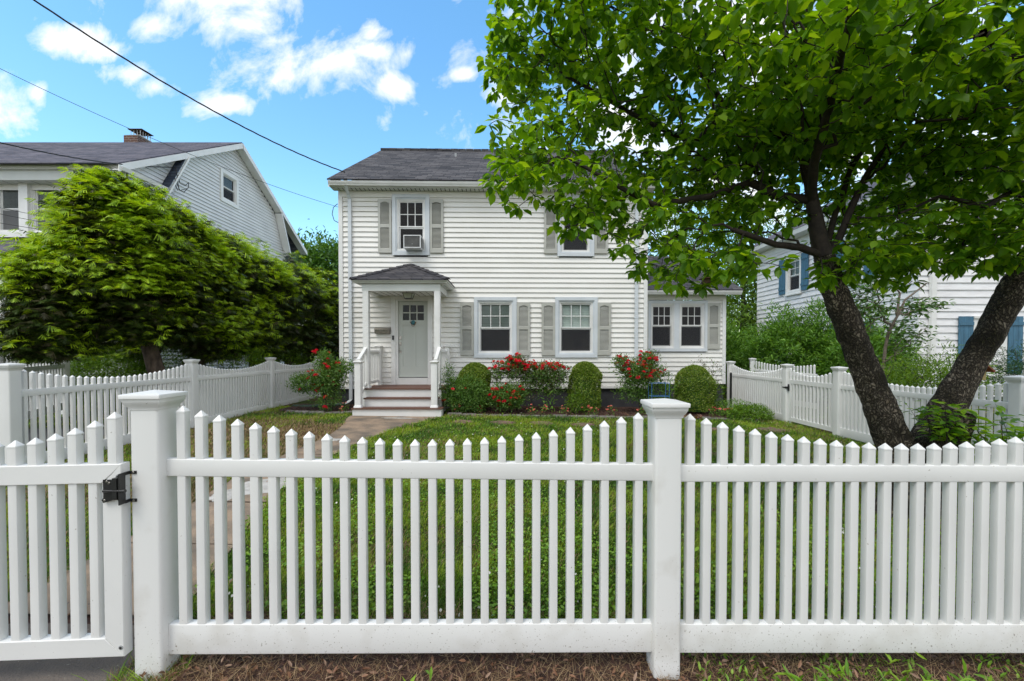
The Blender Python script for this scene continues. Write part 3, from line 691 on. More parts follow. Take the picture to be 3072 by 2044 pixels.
# --- left side fence ----------------------------------------------------------
XL = -6.1; YL = [5.18, 8.12, 10.78, 13.45]; ZT = 1.387
lf = thing('picket_fence', 'long white picket fence running back along the left side, in front of the hemlocks', 'fence', (XL, YL[0], gz(XL, YL[0])), 'white picket fences round the garden')
aL = R(90)
for i, y in enumerate(YL): fence_post(lf, XL, y, ZT+(.0, .0, .0, .0)[i], aL, M['vinyl'])
for a, b in zip(YL[:-1], YL[1:]): panel(lf, (XL, a), (XL, b), ZT, ZT, 28, M['vinyl'], None, offs=(.318, .405, 1.15, 1.31))
lc = thing('picket_fence', 'short white picket fence section leaving the left corner post out of the picture', 'fence', (XL-2.6, YL[0], gz(XL-2.6, YL[0])), 'white picket fences round the garden')
panel(lc, (XL-2.6, YL[0]), (XL, YL[0]), ZT-.02, ZT-.02, 28, M['vinyl'])
# neighbour's fence behind it
nf = thing('picket_fence', 'neighbour\'s white picket fence under the hemlock, at the far left behind the corner post', 'fence', (-9.9, 7.9, 0), 'white picket fences round the garden')
panel(nf, (-8.75, 7.25), (-9.75, 9.3), 1.56, 1.60, 18, M['vinyl_far'], None, offs=(.318, .405, 1.15, 1.31), sag=.05)
fence_post(nf, -8.75, 7.25, 1.56, R(60), M['vinyl_far']); fence_post(nf, -9.75, 9.3, 1.60, R(60), M['vinyl_far'])

# --- right side fence ------------------------------------------------------------
XR = 6.1; YR = [11.9, 9.45, 7.95, 5.12, 2.3]; ZTR = 1.25
rf = thing('picket_fence', 'white picket fence along the right side, behind the two tree trunks', 'fence', (XR, YR[2], gz(XR, 8)), 'white picket fences round the garden')
zr = lambda y: ZTR+.004*(y-8)
for y in YR[:4]: fence_post(rf, XR, y, zr(y), aL, M['vinyl'])
o2 = (.318, .405, 1.11, 1.27)
panel(rf, (XR, YR[1]), (XR, YR[0]), zr(YR[1]), zr(YR[0]), 25, M['vinyl'], None, offs=o2)
panel(rf, (XR, YR[3]), (XR, YR[2]), zr(YR[3]), zr(YR[2]), 30, M['vinyl'], None, offs=o2)
panel(rf, (XR, YR[4]), (XR, YR[3]), zr(YR[4]), zr(YR[3]), 28, M['vinyl'], None, offs=o2)
rg = thing('garden_gate', 'white picket gate with a black hinge in the right side fence, beyond the lawn', 'gate', (XR, YR[2], gz(XR, 8)), 'white picket gates')
panel(rg, (XR, YR[2]), (XR, YR[1]), zr(YR[2]), zr(YR[1]), 13, M['vinyl'], None, sag=.15, offs=(.318, .41, 1.14, 1.23), g0=.075, g1=.075, frame=True)
yy = YR[1]-.07; zz = zr(YR[1])-.50
mb = MB(); mb.box(XR-.045, XR-.025, yy-.05, yy-.02, zz-.075, zz+.075); mb.box(XR-.075, XR-.063, yy+.02, yy+.12, zz-.012, zz+.012); mb.box(XR-.075, XR-.025, yy-.04, yy+.03, zz-.022, zz+.022)
mb.build('hinge', M['black'], rg)
fr = thing('picket_fence', 'far short piece of white picket fence between the house extension and the shrubs', 'fence', (7.55, 13.4, 0), 'white picket fences round the garden')
panel(fr, (7.55, 13.4), (8.3, 11.5), 1.33, 1.25, 20, M['vinyl_far'], None, sag=.1, offs=o2); fence_post(fr, 7.55, 13.4, 1.33, R(70), M['vinyl_far'])
# black steel pole by the first post
mb = MB(); mb.tube([(5.75, 11.2, -.05), (5.75, 11.2, .98), (5.75, 11.2, 1.0)], [.03, .03, .015], 10); tag(mb.build('pole', M['black']), 'black metal pole standing before the right fence\'s farthest post', 'pole')
# ================================================================== MAIN HOUSE
TH = .022; HO = Vector((0, 11.39, 0)); HU = Vector((math.cos(TH), math.sin(TH), 0)); HN = Vector((-math.sin(TH), math.cos(TH), 0))
def HT(u, d, z): return HO+HU*u+HN*d+Vector((0, 0, z))
def pu(px, py, d=0):
    r = Vector(ray(px, py)); o = Vector((0, 0, CAM_H)); k = ((HO+HN*d-o).dot(HN))/r.dot(HN); p = o+r*k
    return ((p-HO).dot(HU), p.z)
def siding(name, T, u0, u1, z0, z1, expo, m, parent, holes=(), poly=None, lip=.020, d0=0, caps=True):
    mb = MB(T); n = max(1, round((z1-z0)/expo)); e = (z1-z0)/n
    for i in range(n):
        za = z0+i*e; zb = za+e; iv = [(u0, u1)]
        if poly:
            zm = za+e*.5; xs = []
            for (p, q) in zip(poly, poly[1:]+poly[:1]):
                if (p[1]-zm)*(q[1]-zm) < 0: xs.append(p[0]+(q[0]-p[0])*(zm-p[1])/(q[1]-p[1]))
            if len(xs) < 2: continue
            iv = [(min(xs), max(xs))]
        for (a, b, c, f) in holes:
            if zb > c+.002 and za < f-.002:
                nv = []
                for (s, t) in iv:
                    if b <= s or a >= t: nv.append((s, t)); continue
                    if a > s: nv.append((s, a))
                    if b < t: nv.append((b, t))
                iv = nv
        for (s, t) in iv:
            mb.poly([(s, d0-lip, za), (t, d0-lip, za), (t, d0+.012, zb+.004), (s, d0+.012, zb+.004)])
            mb.poly([(s, d0-lip, za), (s, d0+.016, za+.002), (t, d0+.016, za+.002), (t, d0-lip, za)])
            mb.poly([(s, d0-lip, za), (s, d0-.002, zb), (s, d0+.0, zb), (s, d0+.0, za)]); mb.poly([(t, d0-lip, za), (t, d0, za), (t, d0, zb), (t, d0-.002, zb)])
    return mb.build(name, m, parent, smooth=False)
def frame_ring(mb, u0, u1, z0, z1, w, d0, d1, wt=None, wb=None):
    """mitred rectangular frame"""
    wt = w if wt is None else wt; wb = w if wb is None else wb
    A = [(u0, z0), (u1, z0), (u1, z1), (u0, z1)]; B = [(u0+w, z0+wb), (u1-w, z0+wb), (u1-w, z1-wt), (u0+w, z1-wt)]
    e = .003
    for k in range(4):
        a, b, c, d = A[k], A[(k+1) % 4], B[(k+1) % 4], B[k]
        mb.poly([(a[0], d0, a[1]), (b[0], d0, b[1]), (c[0], d0, c[1]), (d[0], d0, d[1])])
        mb.poly([(a[0], d1, a[1]), (b[0], d1, b[1]), (b[0], d0, b[1]), (a[0], d0, a[1])])
        mb.poly([(d[0], d0, d[1]), (c[0], d0, c[1]), (c[0], d1, c[1]), (d[0], d1, d[1])])
def shutter(T, parent, u0, u1, z0, z1, m=None, zmid=None, arch=True, depth=.035, n1=24):
    m = m or M['shutter']; mb = MB(T); w = (u1-u0)*.165; zt = .075; zb = .12
    zmid = zmid or z0+(z1-z0)*.5; mr = .045
    for a, b, c, f in ((u0, u0+w, z0, z1), (u1-w, u1, z0, z1), (u0+w, u1-w, z0, z0+zb), (u0+w, u1-w, z1-zt, z1), (u0+w, u1-w, zmid-mr, zmid+mr)):
        mb.box(a, b, -depth-.02, -.02, c, f)
    if arch:
        k = 8; a = u0+w; b = u1-w
        for i in range(k):
            s = a+(b-a)*i/k; t = a+(b-a)*(i+1)/k
            q = lambda x: z1-zt-.035*(abs((x-(a+b)/2)/((b-a)/2)))**1.5
            mb.poly([(s, -depth-.019, z1-zt), (t, -depth-.019, z1-zt), (t, -depth-.019, q(t)), (s, -depth-.019, q(s))])
    for (lo, hi) in ((z0+zb, zmid-mr), (zmid+mr, z1-zt)):
        n = max(3, int((hi-lo)/.030)); h = (hi-lo)/n
        for i in range(n):
            z = lo+i*h
            mb.poly([(u0+w, -.045, z), (u1-w, -.045, z), (u1-w, -.030, z+h*.62), (u0+w, -.030, z+h*.62)])
            mb.poly([(u0+w, -.045, z), (u0+w, -.024, z-.001), (u1-w, -.024, z-.001), (u1-w, -.045, z)])
    o = mb.build('shutter', m, parent, smooth=False); mb = MB(T); mb.box(u0+w, u1-w, -.021, -.018, z0+zb, z1-zt); mb.build('louver_back', M['louver_gap'], o, smooth=False)
    return o
def window(T, parent, u0, u1, z0, z1, cas=.09, jamb=.07, sash=.036, zmeet=None, cols=3, rows=2, blind=None, trim=None, wf=None, low=True, screen=True, head=0, sillw=0, low_muntin=False, curtain=False):
    """double-hung window: casing proud of the wall, recessed jamb, two sashes; returns inner hole"""
    trim = trim or M['trim']; wf = wf or M['trim_white']
    mb = MB(T); frame_ring(mb, u0, u1, z0, z1, cas, -.045, .02)
    frame_ring(mb, u0+cas, u1-cas, z0+cas, z1-cas, .03, -.022, .03)
    if head: mb.box(u0-.03, u1+.03, -.09, .0, z1, z1+head*.5); mb.box(u0-.01, u1+.01, -.065, .0, z1-.04, z1-.001)
    if sillw: mb.box(u0-.02, u1+.02, -.08, .0, z0-sillw, z0-.001)
    w = mb.build('window', trim, parent, smooth=False)
    a, b, c, f = u0+cas+.03, u1-cas-.03, z0+cas+.03, z1-cas-.03
    mb = MB(T); frame_ring(mb, a, b, c, f, jamb-.03, .0, .07)
    mb.box(a, b, -.012, .0, c-.004, c+.03)
    mb.build('frame', wf, w, smooth=False)
    a += jamb-.03; b -= jamb-.03; c += jamb-.03; f -= jamb-.03
    zm = zmeet or (c+f)/2
    for (lo, hi, d, up) in ((zm-.0, f, .03, True), (c, zm+.0, .055, False)):
        mb = MB(T); frame_ring(mb, a, b, lo, hi, sash, d, d+.03, wt=sash, wb=.035 if not up else .03)
        ga, gb, gc, gf = a+sash, b-sash, lo+.03, hi-sash
        if (up or low_muntin) and cols:
            for k in range(1, cols): x = ga+(gb-ga)*k/cols; mb.box(x-.010, x+.010, d+.010, d+.024, gc, gf)
            for k in range(1, rows): z = gc+(gf-gc)*k/rows; mb.box(ga, gb, d+.012, d+.026, z-.010, z+.010)
        mb.build('sash', wf, w, smooth=False)
        mb = MB(T); mb.poly([(ga-.01, d+.02, gc-.01), (gb+.01, d+.02, gc-.01), (gb+.01, d+.02, gf+.01), (ga-.01, d+.02, gf+.01)]); mb.build('pane', M['glass'], w, smooth=False)
        if not up and screen:
            mb = MB(T); mb.poly([(ga-.015, d-.012, gc-.015), (gb+.015, d-.012, gc-.015), (gb+.015, d-.012, gf+.01), (ga-.015, d-.012, gf+.01)])
            mb.build('insect_screen', M['mesh'], w, smooth=False)
    if blind:
        mb = MB(T); zb = blind; n = int((f-zb)/.03)
        for i in range(n):
            z = zb+i*(f-zb)/n; mb.poly([(a+.01, .088, z), (b-.01, .088, z), (b-.01, .102, z+(f-zb)/n), (a+.01, .102, z+(f-zb)/n)])
        mb.box(a+.01, b-.01, .086, .105, zb-.03, zb); mb.build('blind', M['curtain'] if curtain else M['blind'], w, smooth=False)
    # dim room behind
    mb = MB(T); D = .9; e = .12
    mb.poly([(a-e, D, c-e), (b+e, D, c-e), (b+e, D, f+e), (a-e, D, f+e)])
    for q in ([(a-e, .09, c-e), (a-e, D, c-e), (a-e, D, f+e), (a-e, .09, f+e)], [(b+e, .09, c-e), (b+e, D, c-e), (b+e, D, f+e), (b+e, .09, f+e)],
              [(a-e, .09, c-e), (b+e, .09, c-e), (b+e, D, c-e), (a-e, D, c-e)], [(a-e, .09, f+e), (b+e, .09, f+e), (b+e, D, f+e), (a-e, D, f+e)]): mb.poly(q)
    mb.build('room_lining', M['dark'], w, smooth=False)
    return (u0+cas*.5, u1-cas*.5, z0+cas*.5, z1-cas*.5)
def rectpu(x0, x1, y0, y1, d=0):
    u0, z1 = pu(x0, (y0), d); u1, z0 = pu(x1, y1, d); return u0, u1, z0, z1

house = thing('house', 'cream white two-storey house with grey shutters and a small front porch, in the middle', 'house', tuple(HT(-4.6, 0, gz(-4.6, 11.4))))
UL = pu(1018, 900)[0]; UR = pu(1941.5, 900)[0]
ZF = pu(1800, 1160)[1]; ZT_ = pu(1100, 574)[1]
holes = []
W1 = rectpu(1177, 1289.5, 584, 767); W2 = rectpu(1672, 1782, 586, 770)
G1 = rectpu(1422, 1549.7, 892, 1073.5); G2 = rectpu(1665, 1791.5, 892, 1073)
zm1 = pu(1200, 641)[1]; zmg = pu(1440, 985)[1]; zbl = pu(1440, 978)[1]
holes.append(window(HT, house, *W1, zmeet=pu(1200, 681)[1], screen=False))
holes.append(window(HT, house, *W2, zmeet=pu(1700, 690)[1]))
holes.append(window(HT, house, *G1, zmeet=zmg, blind=zbl))
holes.append(window(HT, house, *G2, zmeet=zmg, blind=zbl))
for (x0, x1, y0, y1) in ((1135.5, 1176, 599, 760), (1290.5, 1330.6, 600, 760), (1632, 1671, 604, 762), (1783, 1822, 604, 762)):
    shutter(HT, house, *rectpu(x0, x1, y0, y1), zmid=pu(1100, 679)[1])
for (x0, x1, y0, y1) in ((1381, 1421.4, 908.5, 1066.5), (1550.5, 1589.5, 909, 1066.5), (1624.5, 1664.4, 909, 1066.5), (1792, 1831, 909, 1065.5)):
    shutter(HT, house, *rectpu(x0, x1, y0, y1), zmid=pu(1400, 984)[1])
# door opening
DU0, DU1, DZ0, DZ1 = rectpu(1194, 1284, 903, 1131.6); PZ = pu(1240, 1154)[1]
holes.append((DU0-.02, DU1+.02, PZ-.2, DZ1+.02))
siding('siding', HT, UL+.11, UR-.10, ZF, ZT_, .1325, M['siding'], house, holes)
# plain walls behind/around (left, right, back)
mb = MB(HT); D = 9.0
mb.poly([(UL+.01, .001, ZF), (UL+.01, D, ZF), (UL+.01, D, ZT_), (UL+.01, .001, ZT_)]); mb.poly([(UR-.01, .001, ZF), (UR-.01, D, ZF), (UR-.01, D, ZT_), (UR-.01, .001, ZT_)])
mb.poly([(UL, D, ZF), (UR, D, ZF), (UR, D, ZT_), (UL, D, ZT_)])
# gable triangles
ZR_ = 8.98
for u in (UL+.01, UR-.01): mb.poly([(u, 0, ZT_), (u, D, ZT_), (u, D/2, ZR_-.1)])
mb.build('wall', M['siding'], house, smooth=False)
for (a, b) in ((UL, UL+.105), (UR-.1, UR)):
    mb = MB(HT); mb.box(a, b, -.032, .1, ZF-.01, ZT_); mb.build('corner_board', M['trim_white'], house, smooth=False)
mb = MB(HT); zg = gz(0, 11.4)-.3; mb.box(UL+.04, UR-.04, .04, D, zg, ZF+.01); mb.build('foundation', M['found'], house, smooth=False)
mb = MB(HT); mb.box(UL, UR, -.022, .02, ZF-.05, ZF-.003); mb.build('starter_strip', M['trim_white'], house, smooth=False)

# eaves: frieze, vented soffit, fascia, gutter
def eave(T, parent, u0, u1, zt, oh, zg_top, endl=.28, endr=.28, vent=.11):
    mb = MB(T); mb.box(u0, u1, -.03, .0, zt-.16, zt-.003); mb.build('frieze', M['siding'], parent, smooth=False)
    mb = MB(T); mb.box(u0-endl, u1+endr, -oh, .0, zt, zt+.015)
    n = int((u1-u0)/vent)
    mb.build('soffit', M['gutter'], parent, smooth=False)
    mb = MB(T)
    for i in range(n):
        u = u0+(i+.5)*vent; mb.poly([(u, -oh+.04, zt-.002), (u+.018, -oh+.04, zt-.002), (u+.018, -.04, zt-.002), (u, -.04, zt-.002)])
    mb.build('soffit_vent', M['dark'], parent, smooth=False)
    mb = MB(T); mb.box(u0-endl, u1+endr, -oh-.02, -oh, zt-.0, zg_top-.01); mb.build('fascia', M['gutter'], parent, smooth=False)
    # K-style gutter profile
    prof = [(-oh-.022, zg_top-.10), (-oh-.10, zg_top-.10), (-oh-.105, zg_top-.075), (-oh-.12, zg_top-.06), (-oh-.135, zg_top-.03), (-oh-.135, zg_top-.012), (-oh-.142, zg_top-.012), (-oh-.142, zg_top), (-oh-.125, zg_top), (-oh-.125, zg_top-.02), (-oh-.10, zg_top-.085), (-oh-.03, zg_top-.085), (-oh-.022, zg_top)]
    mb = MB(T); mb.loops([[(u, d, z) for d, z in prof] for u in (u0-endl, u1+endr)]); mb.build('gutter', M['trim_white'], parent)
OH = .27; zgt = pu(1200, 543, -OH-.14)[1]
eave(HT, house, UL, UR, ZT_, OH, zgt, endl=.12, endr=.12)
def roof_slab(T, parent, pts, th, m, name='roof'):
    """thick roof slope from four corner points"""
    a = Vector(pts[1])-Vector(pts[0]); b = Vector(pts[3])-Vector(pts[0]); n = a.cross(b).normalized()
    if n.z < 0: n = -n
    mb = MB(T); lo = [tuple(p) for p in pts]; hi = [tuple(Vector(p)+n*th) for p in pts]
    mb.loops([lo, hi]); return mb.build(name, m, parent, smooth=False)
ru0, ru1 = UL-.13, UR+.13; ez = zgt+.005
rd = pu(1137, 456, 4.4)
ridge_d = D/2
slope_top = ez+(ridge_d+OH+.14)*.615
roof_slab(HT, house, [(ru0, -OH-.15, ez), (ru1, -OH-.15, ez), (ru1, ridge_d, slope_top), (ru0, ridge_d, slope_top)], .03, M['roof'])
roof_slab(HT, house, [(ru0, D+.4, ez), (ru1, D+.4, ez), (ru1, ridge_d+.02, slope_top), (ru0, ridge_d+.02, slope_top)], .03, M['roof'])
mb = MB(HT)
for i in range(30):
    u = ru0+(ru1-ru0)*i/30; mb.box(u+.005, u+(ru1-ru0)/30-.005, ridge_d-.14, ridge_d+.14, slope_top-.04, slope_top+.045+.004*(i % 2))
mb.build('ridge_cap', M['roof'], house, smooth=False)
# rake boards
for u in (ru0+.02, ru1-.02):
    mb = MB(HT); mb.loops([[(u+e, -OH-.1, ez-.16), (u+e, -OH-.1, ez-.01), (u+e, ridge_d, slope_top-.02), (u+e, ridge_d, slope_top-.18)] for e in (-.012, .012)]); mb.build('rake_board', M['trim_white'], house, smooth=False)

# downspouts
def spout(T, parent, u, d, zt, zb, w=.082, m=None, elbow=True, foot=None):
    m = m or M['trim']; mb = MB(T)
    def ring(u_, d_, z_, k=0): return [(u_-w/2, d_-.03, z_+k), (u_+w/2, d_-.03, z_+k), (u_+w/2, d_+.03, z_-k), (u_-w/2, d_+.03, z_-k)]
    R_ = []
    if elbow: R_ += [ring(u, -OH-.07, zt+.16), ring(u, -OH-.07, zt+.06, .0), ring(u, -OH-.03, zt-.02, .02), ring(u, d-.06, zt-.17, .02), ring(u, d, zt-.24)]
    else: R_ += [ring(u, d, zt)]
    R_ += [ring(u, d, zb+.2), ring(u, d, zb+.05)]
    if foot: R_ += [ring(u+foot[0]*.3, d-.04, zb-.02), ring(u+foot[0], d+foot[1], zb-.10)]
    mb.loops(R_); o = mb.build('downspout', m, parent, smooth=False)
    for z in (zb+1.1, zb+2.9):
        if z < zt-.3: mb = MB(T); mb.box(u-w/2-.012, u+w/2+.012, d-.034, d+.02, z, z+.03); mb.build('strap', m, o, smooth=False)
    return o
us = pu(1052.5, 800)[0]; spout(HT, house, us, -.055, ZT_, gz(-4, 11)+.14, foot=(-.25, -.25))
us2 = pu(1907, 900)[0]; spout(HT, house, us2, -.055, ZT_, pu(1907, 1068)[1]-.1)

# ------------------------------------------------------------------ front door
mb = MB(HT); a0, a1, c0, c1 = rectpu(1174, 1297.5, 886, 1153)
mb.box(a0, a0+.115, -.045, .02, PZ, c1); mb.box(a1-.115, a1, -.045, .02, PZ, c1); mb.box(a0+.115, a1-.115, -.045, .02, c1-.115, c1)
mb.box(a0+.115, DU0, -.018, .06, PZ, DZ1+.0); mb.box(DU1, a1-.115, -.018, .06, PZ, DZ1); mb.box(a0+.115, a1-.115, -.018, .06, DZ1+.002, c1-.115)
mb.box(DU0, DU1, -.05, .06, PZ+.002, DZ0-.02)
mb.build('door_casing', M['trim_white'], house, smooth=False)
mb = MB(HT); dd = .035
wins = rectpu(1207.2, 1271, 915.5, 961); wu0, wu1, wz0, wz1 = wins
pan = [(rectpu(1208, 1233.5, 977, 1100)), (rectpu(1246.5, 1271.5, 977, 1100))]
mb.box(DU0+.004, wu0, dd, dd+.045, DZ0, DZ1-.004); mb.box(wu1, DU1-.004, dd, dd+.045, DZ0, DZ1-.004)
mb.box(wu0, wu1, dd, dd+.045, wz1, DZ1-.004)
zt = pan[0][3]; zb = pan[0][2]
mb.box(wu0, wu1, dd, dd+.045, zt, wz0); mb.box(wu0, wu1, dd, dd+.045, DZ0, zb); mb.box(pan[0][1], pan[1][0], dd, dd+.045, zb, zt)
mb.box(wu0, pan[0][1], dd+.012, dd+.045, zb, zt); mb.box(pan[1][0], wu1, dd+.012, dd+.045, zb, zt)
for k in (1, 2): x = wu0+(wu1-wu0)*k/3; mb.box(x-.014, x+.014, dd+.004, dd+.04, wz0, wz1)
zc_ = (wz0+wz1)/2; mb.box(wu0, wu1, dd+.005, dd+.038, zc_-.014, zc_+.014)
door = mb.build('door', M['door'], house, smooth=False)
mb = MB(HT); mb.poly([(wu0, dd+.025, wz0), (wu1, dd+.025, wz0), (wu1, dd+.025, wz1), (wu0, dd+.025, wz1)]); mb.build('pane', M['glass'], door, smooth=False)
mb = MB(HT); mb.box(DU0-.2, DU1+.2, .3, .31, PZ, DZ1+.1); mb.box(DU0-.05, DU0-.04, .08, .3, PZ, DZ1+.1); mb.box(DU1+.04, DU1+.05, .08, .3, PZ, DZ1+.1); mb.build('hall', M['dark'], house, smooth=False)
def fit(name, x0, x1, y0, y1, d0, d1, m, parent):
    a, b, c, f = rectpu(x0, x1, y0, y1); mb = MB(HT); e = .004
    mb.loops([[(a+q, d, c+q), (b-q, d, c+q), (b-q, d, f-q), (a+q, d, f-q)] for d, q in ((d1, 0), (d0+e, 0), (d0, e))]); return mb.build(name, m, parent, smooth=False)
fit('deadbolt', 1196.5, 1204, 1008, 1019, .02, dd, M['steel'], door)
fit('latch_plate', 1196.5, 1204, 1026, 1038, .022, dd, M['steel'], door); fit('latch_plate', 1196.5, 1204, 1052, 1060, .022, dd, M['steel'], door)
u, z = pu(1199, 1033); z2 = pu(1199, 1056)[1]
mb = MB(HT); mb.tube([(u, .02, z), (u, -.01, z-.01), (u, -.02, (z+z2)/2), (u, -.01, z2+.01), (u, .02, z2)], .008, 8); mb.build('handle', M['steel'], door)
# ornament on the door
kn = thing('door_ornament', 'small teal and bronze knocker hanging under the door panes', 'door knocker', tuple(HT(pu(1239, 972)[0], 0, pu(1239, 972)[1])))
u, z = pu(1239, 968)
mb = MB(HT)
mb.loops([[(u+r*math.cos(2*math.pi*i/14), .033-k, z+r*math.sin(2*math.pi*i/14)) for i in range(14)] for k, r in ((0, .055), (.012, .058), (.03, .04), (.036, .01))]); mb.build('disc', M['teal'], kn)
mb = MB(HT); mb.tube([(u-.07, .02, z+.008), (u-.045, .01, z-.05), (u-.02, .0, z-.095), (u+.02, .0, z-.095), (u+.045, .01, z-.05), (u+.07, .02, z+.008)], .008, 6); mb.tube([(u-.085, .015, z+.012), (u+.085, .015, z+.012)], .008, 6); mb.build('ring', M['bronze'], kn)
# door bell, mailbox
db = fit('doorbell', 1178, 1183.5, 1007.5, 1020, -.07, -.046, M['black'], None); tag(db, 'slim black video doorbell on the door casing', 'doorbell')
mb_ = thing('mailbox', 'dull metal wall mailbox on the siding left of the front door', 'mailbox', tuple(HT(pu(1148, 990)[0], -.02, pu(1148, 1003)[1])))
a, b, c, f = rectpu(1125, 1170, 984, 1002, -.06)
mb = MB(HT); mb.loops([[(x, -.02, c), (x, -.10, c+.01), (x, -.12, c+.10), (x, -.02, c+.10)] for x in (a, b)]); mb.build('box', M['pewter'], mb_, smooth=False)
mb = MB(HT); mb.loops([[(x, -.018, c+.102), (x, -.128, c+.102), (x, -.128, c+.118), (x, -.09, c+.15), (x, -.018, c+.16)] for x in (a-.008, b+.008)]); mb.build('lid', M['pewter'], mb_, smooth=False)

# ------------------------------------------------------------------ porch
PZ0 = PZ; gp = .075; rise = (PZ0-gp)/3
YW = 11.33; YP = 10.12
PXL, PXR = -3.6, -1.68
def box_part(name, m, parent, *b, sm=False):
    mb = MB(); mb.box(*b); return mb.build(name, m, parent, smooth=sm)
step_m = M['step']
# platform: boards
for i in range(8):
    y0 = YP+i*(YW-.03-YP)/8; box_part('deck_board', step_m, house, PXL-.02 if i else PXL-.03, PXR+.02, y0+(.002), y0+(YW-.03-YP)/8-.004, PZ0-.028, PZ0)
box_part('deck_skirt', M['trim_white'], house, PXL, PXR, YP+.03, YW-.04, gp-.1, PZ0-.03)
for k in (1, 2):
    yk = YP-.28*k; zk = PZ0-rise*k
    xl, xr = (-3.42, -1.72) if k == 1 else (-3.60, -1.58)
    for j in (0, 1): box_part('tread', step_m, house, xl-.01, xr+.01, yk-.02+j*.15, yk-.02+j*.15+.145, zk-.028, zk)
    box_part('riser', M['trim_white'], house, xl+.01, xr-.01, yk+.012, yk+.28, (gp-.06) if k == 2 else zk-rise+.0, zk-.0285)
# posts
def sqpost(name, x, y, z0, z1, hw, cap=None, base=True, m=None):
    mb = MB(); m = m or M['trim_white']
    lv = [(z0, hw+.018), (z0+.03, hw+.018), (z0+.05, hw+.006), (z0+.052, hw)] if base else [(z0, hw)]
    lv += [(z1, hw)]
    mb.rsq(x, y, lv, r=.006, seg=2); p = mb.build(name, m, house)
    if cap: mb = MB(); mb.rsq(x, y, [(z1, hw+.004), (z1+.012, hw+.02), (z1+.03, hw+.028), (z1+.042, hw+.028), (z1+.05, hw+.018), (z1+.062, .01)], r=.005, seg=2); mb.build('post_cap', m, p)
    return p
BZ0 = CAM_H+.182*10.25/1.28 if False else at(1200, 873.5, 10.22).z; BZ1 = at(1200, 853, 10.22).z
sqpost('porch_post', -3.50, 10.27, PZ0, BZ0, .07); sqpost('porch_post', -1.79, 10.27, PZ0, BZ0, .07)
NZ = 1.28
sqpost('newel_post', -3.495, 9.70, PZ0-2*rise, NZ, .068, cap=True); sqpost('newel_post', -1.765, 9.70, PZ0-2*rise, NZ, .068, cap=True)
sqpost('rail_post', -3.50, 11.2, PZ0, PZ0+.98, .062, cap=True); sqpost('rail_post', -1.70, 11.2, PZ0, PZ0+.98, .062, cap=True)
for x in (-3.50, -1.74):
    def rbar(name, p, q, w, h): mb = MB(); mb.bar(p, q, w, h, r=.008, seg=2); return mb.build(name, M['trim_white'], house)
    rbar('hand_rail', (x, 10.34, PZ0+.88), (x, 11.14, PZ0+.88), .075, .06); rbar('hand_rail', (x, 10.34, PZ0+.12), (x, 11.14, PZ0+.12), .04, .06)
    for i in range(6):
        y = 10.42+i*.125; mb = MB(); mb.rsq(x, y, [(PZ0+.14, .017), (PZ0+.86, .017)], r=.003, seg=1); mb.build('baluster', M['trim_white'], house)
    rbar('stair_rail', (x, 9.72, NZ+.07), (x, 10.22, PZ0+.90+.06), .08, .06); rbar('stair_rail', (x, 9.76, NZ-.83), (x, 10.20, PZ0+.12), .035, .05)
    for i in range(3):
        y = 9.83+i*.12; t = (y-9.72)/.5; mb = MB(); mb.rsq(x, y, [(NZ-.82+t*.36, .015), (NZ+.05+t*.33, .015)], r=.003, seg=1); mb.build('baluster', M['trim_white'], house)
# beams and ceiling
box_part('porch_beam', M['gutter'], house, -3.58, -1.71, 10.20, 10.34, BZ0, BZ1)
for (a, b) in ((-3.58, -3.44), (-1.85, -1.71)): box_part('porch_beam', M['gutter'], house, a, b, 10.343, YW-.02, BZ0, BZ1)
mb = MB(); mb.box(-3.435, -1.855, 10.345, YW-.02, BZ0+.02, BZ0+.03); mb.build('porch_ceiling', M['trim_white'], house, smooth=False)
mb = MB()
for i in range(10): x = -3.4+i*.16; mb.box(x, x+.012, 10.36, YW-.04, BZ0+.0165, BZ0+.019)
mb.build('ceiling_groove', M['dark'], house, smooth=False)
# crown moulding + roof (hip)
RYF = 10.07; RXL = at(1051, 838, RYF).x; RXR = at(1344, 839, RYF).x; RZ = at(1200, 840, RYF).z; AP = at(1230, 795, 11.25)
mb = MB()
rings = []
for (q, z) in ((.175, BZ1-.005), (.165, BZ1+.02), (.10, RZ-.075), (.06, RZ-.055), (.055, RZ-.03), (.03, RZ-.028), (.012, RZ-.004)):
    xl, xr, yf_ = RXL+q, RXR-q, RYF+q; rings.append([(xl, yf_, z), (xr, yf_, z), (xr, YW, z), (xl, YW, z)])
mb.loops(rings); mb.build('porch_cornice', M['gutter'], house, smooth=False)
def tri_slab(parent, pts, th, name, m):
    a = Vector(pts[1])-Vector(pts[0]); b = Vector(pts[2])-Vector(pts[0]); n = a.cross(b).normalized()
    if n.z < 0: n = -n
    mb = MB(); mb.loops([[tuple(p) for p in pts], [tuple(Vector(p)+n*th) for p in pts]]); mb.build(name, m, parent, smooth=False)
apx = (AP.x, YW-.02, AP.z)
mb = MB(); a = (RXL, RYF, RZ); b = (RXR, RYF, RZ); c = (RXR, YW-.02, RZ); d = (RXL, YW-.02, RZ); up = Vector((0, 0, .02))
mb.f = []; 
for q in ([a, b, apx], [b, c, apx], [d, a, apx]): mb.poly([tuple(Vector(p)+up) for p in q])
for q in ([a, b], [b, c], [d, a]): mb.poly([q[0], q[1], tuple(Vector(q[1])+up), tuple(Vector(q[0])+up)])
mb.poly([d, c, b, a]); mb.build('porch_roof', M['roof_porch'], house, smooth=False)
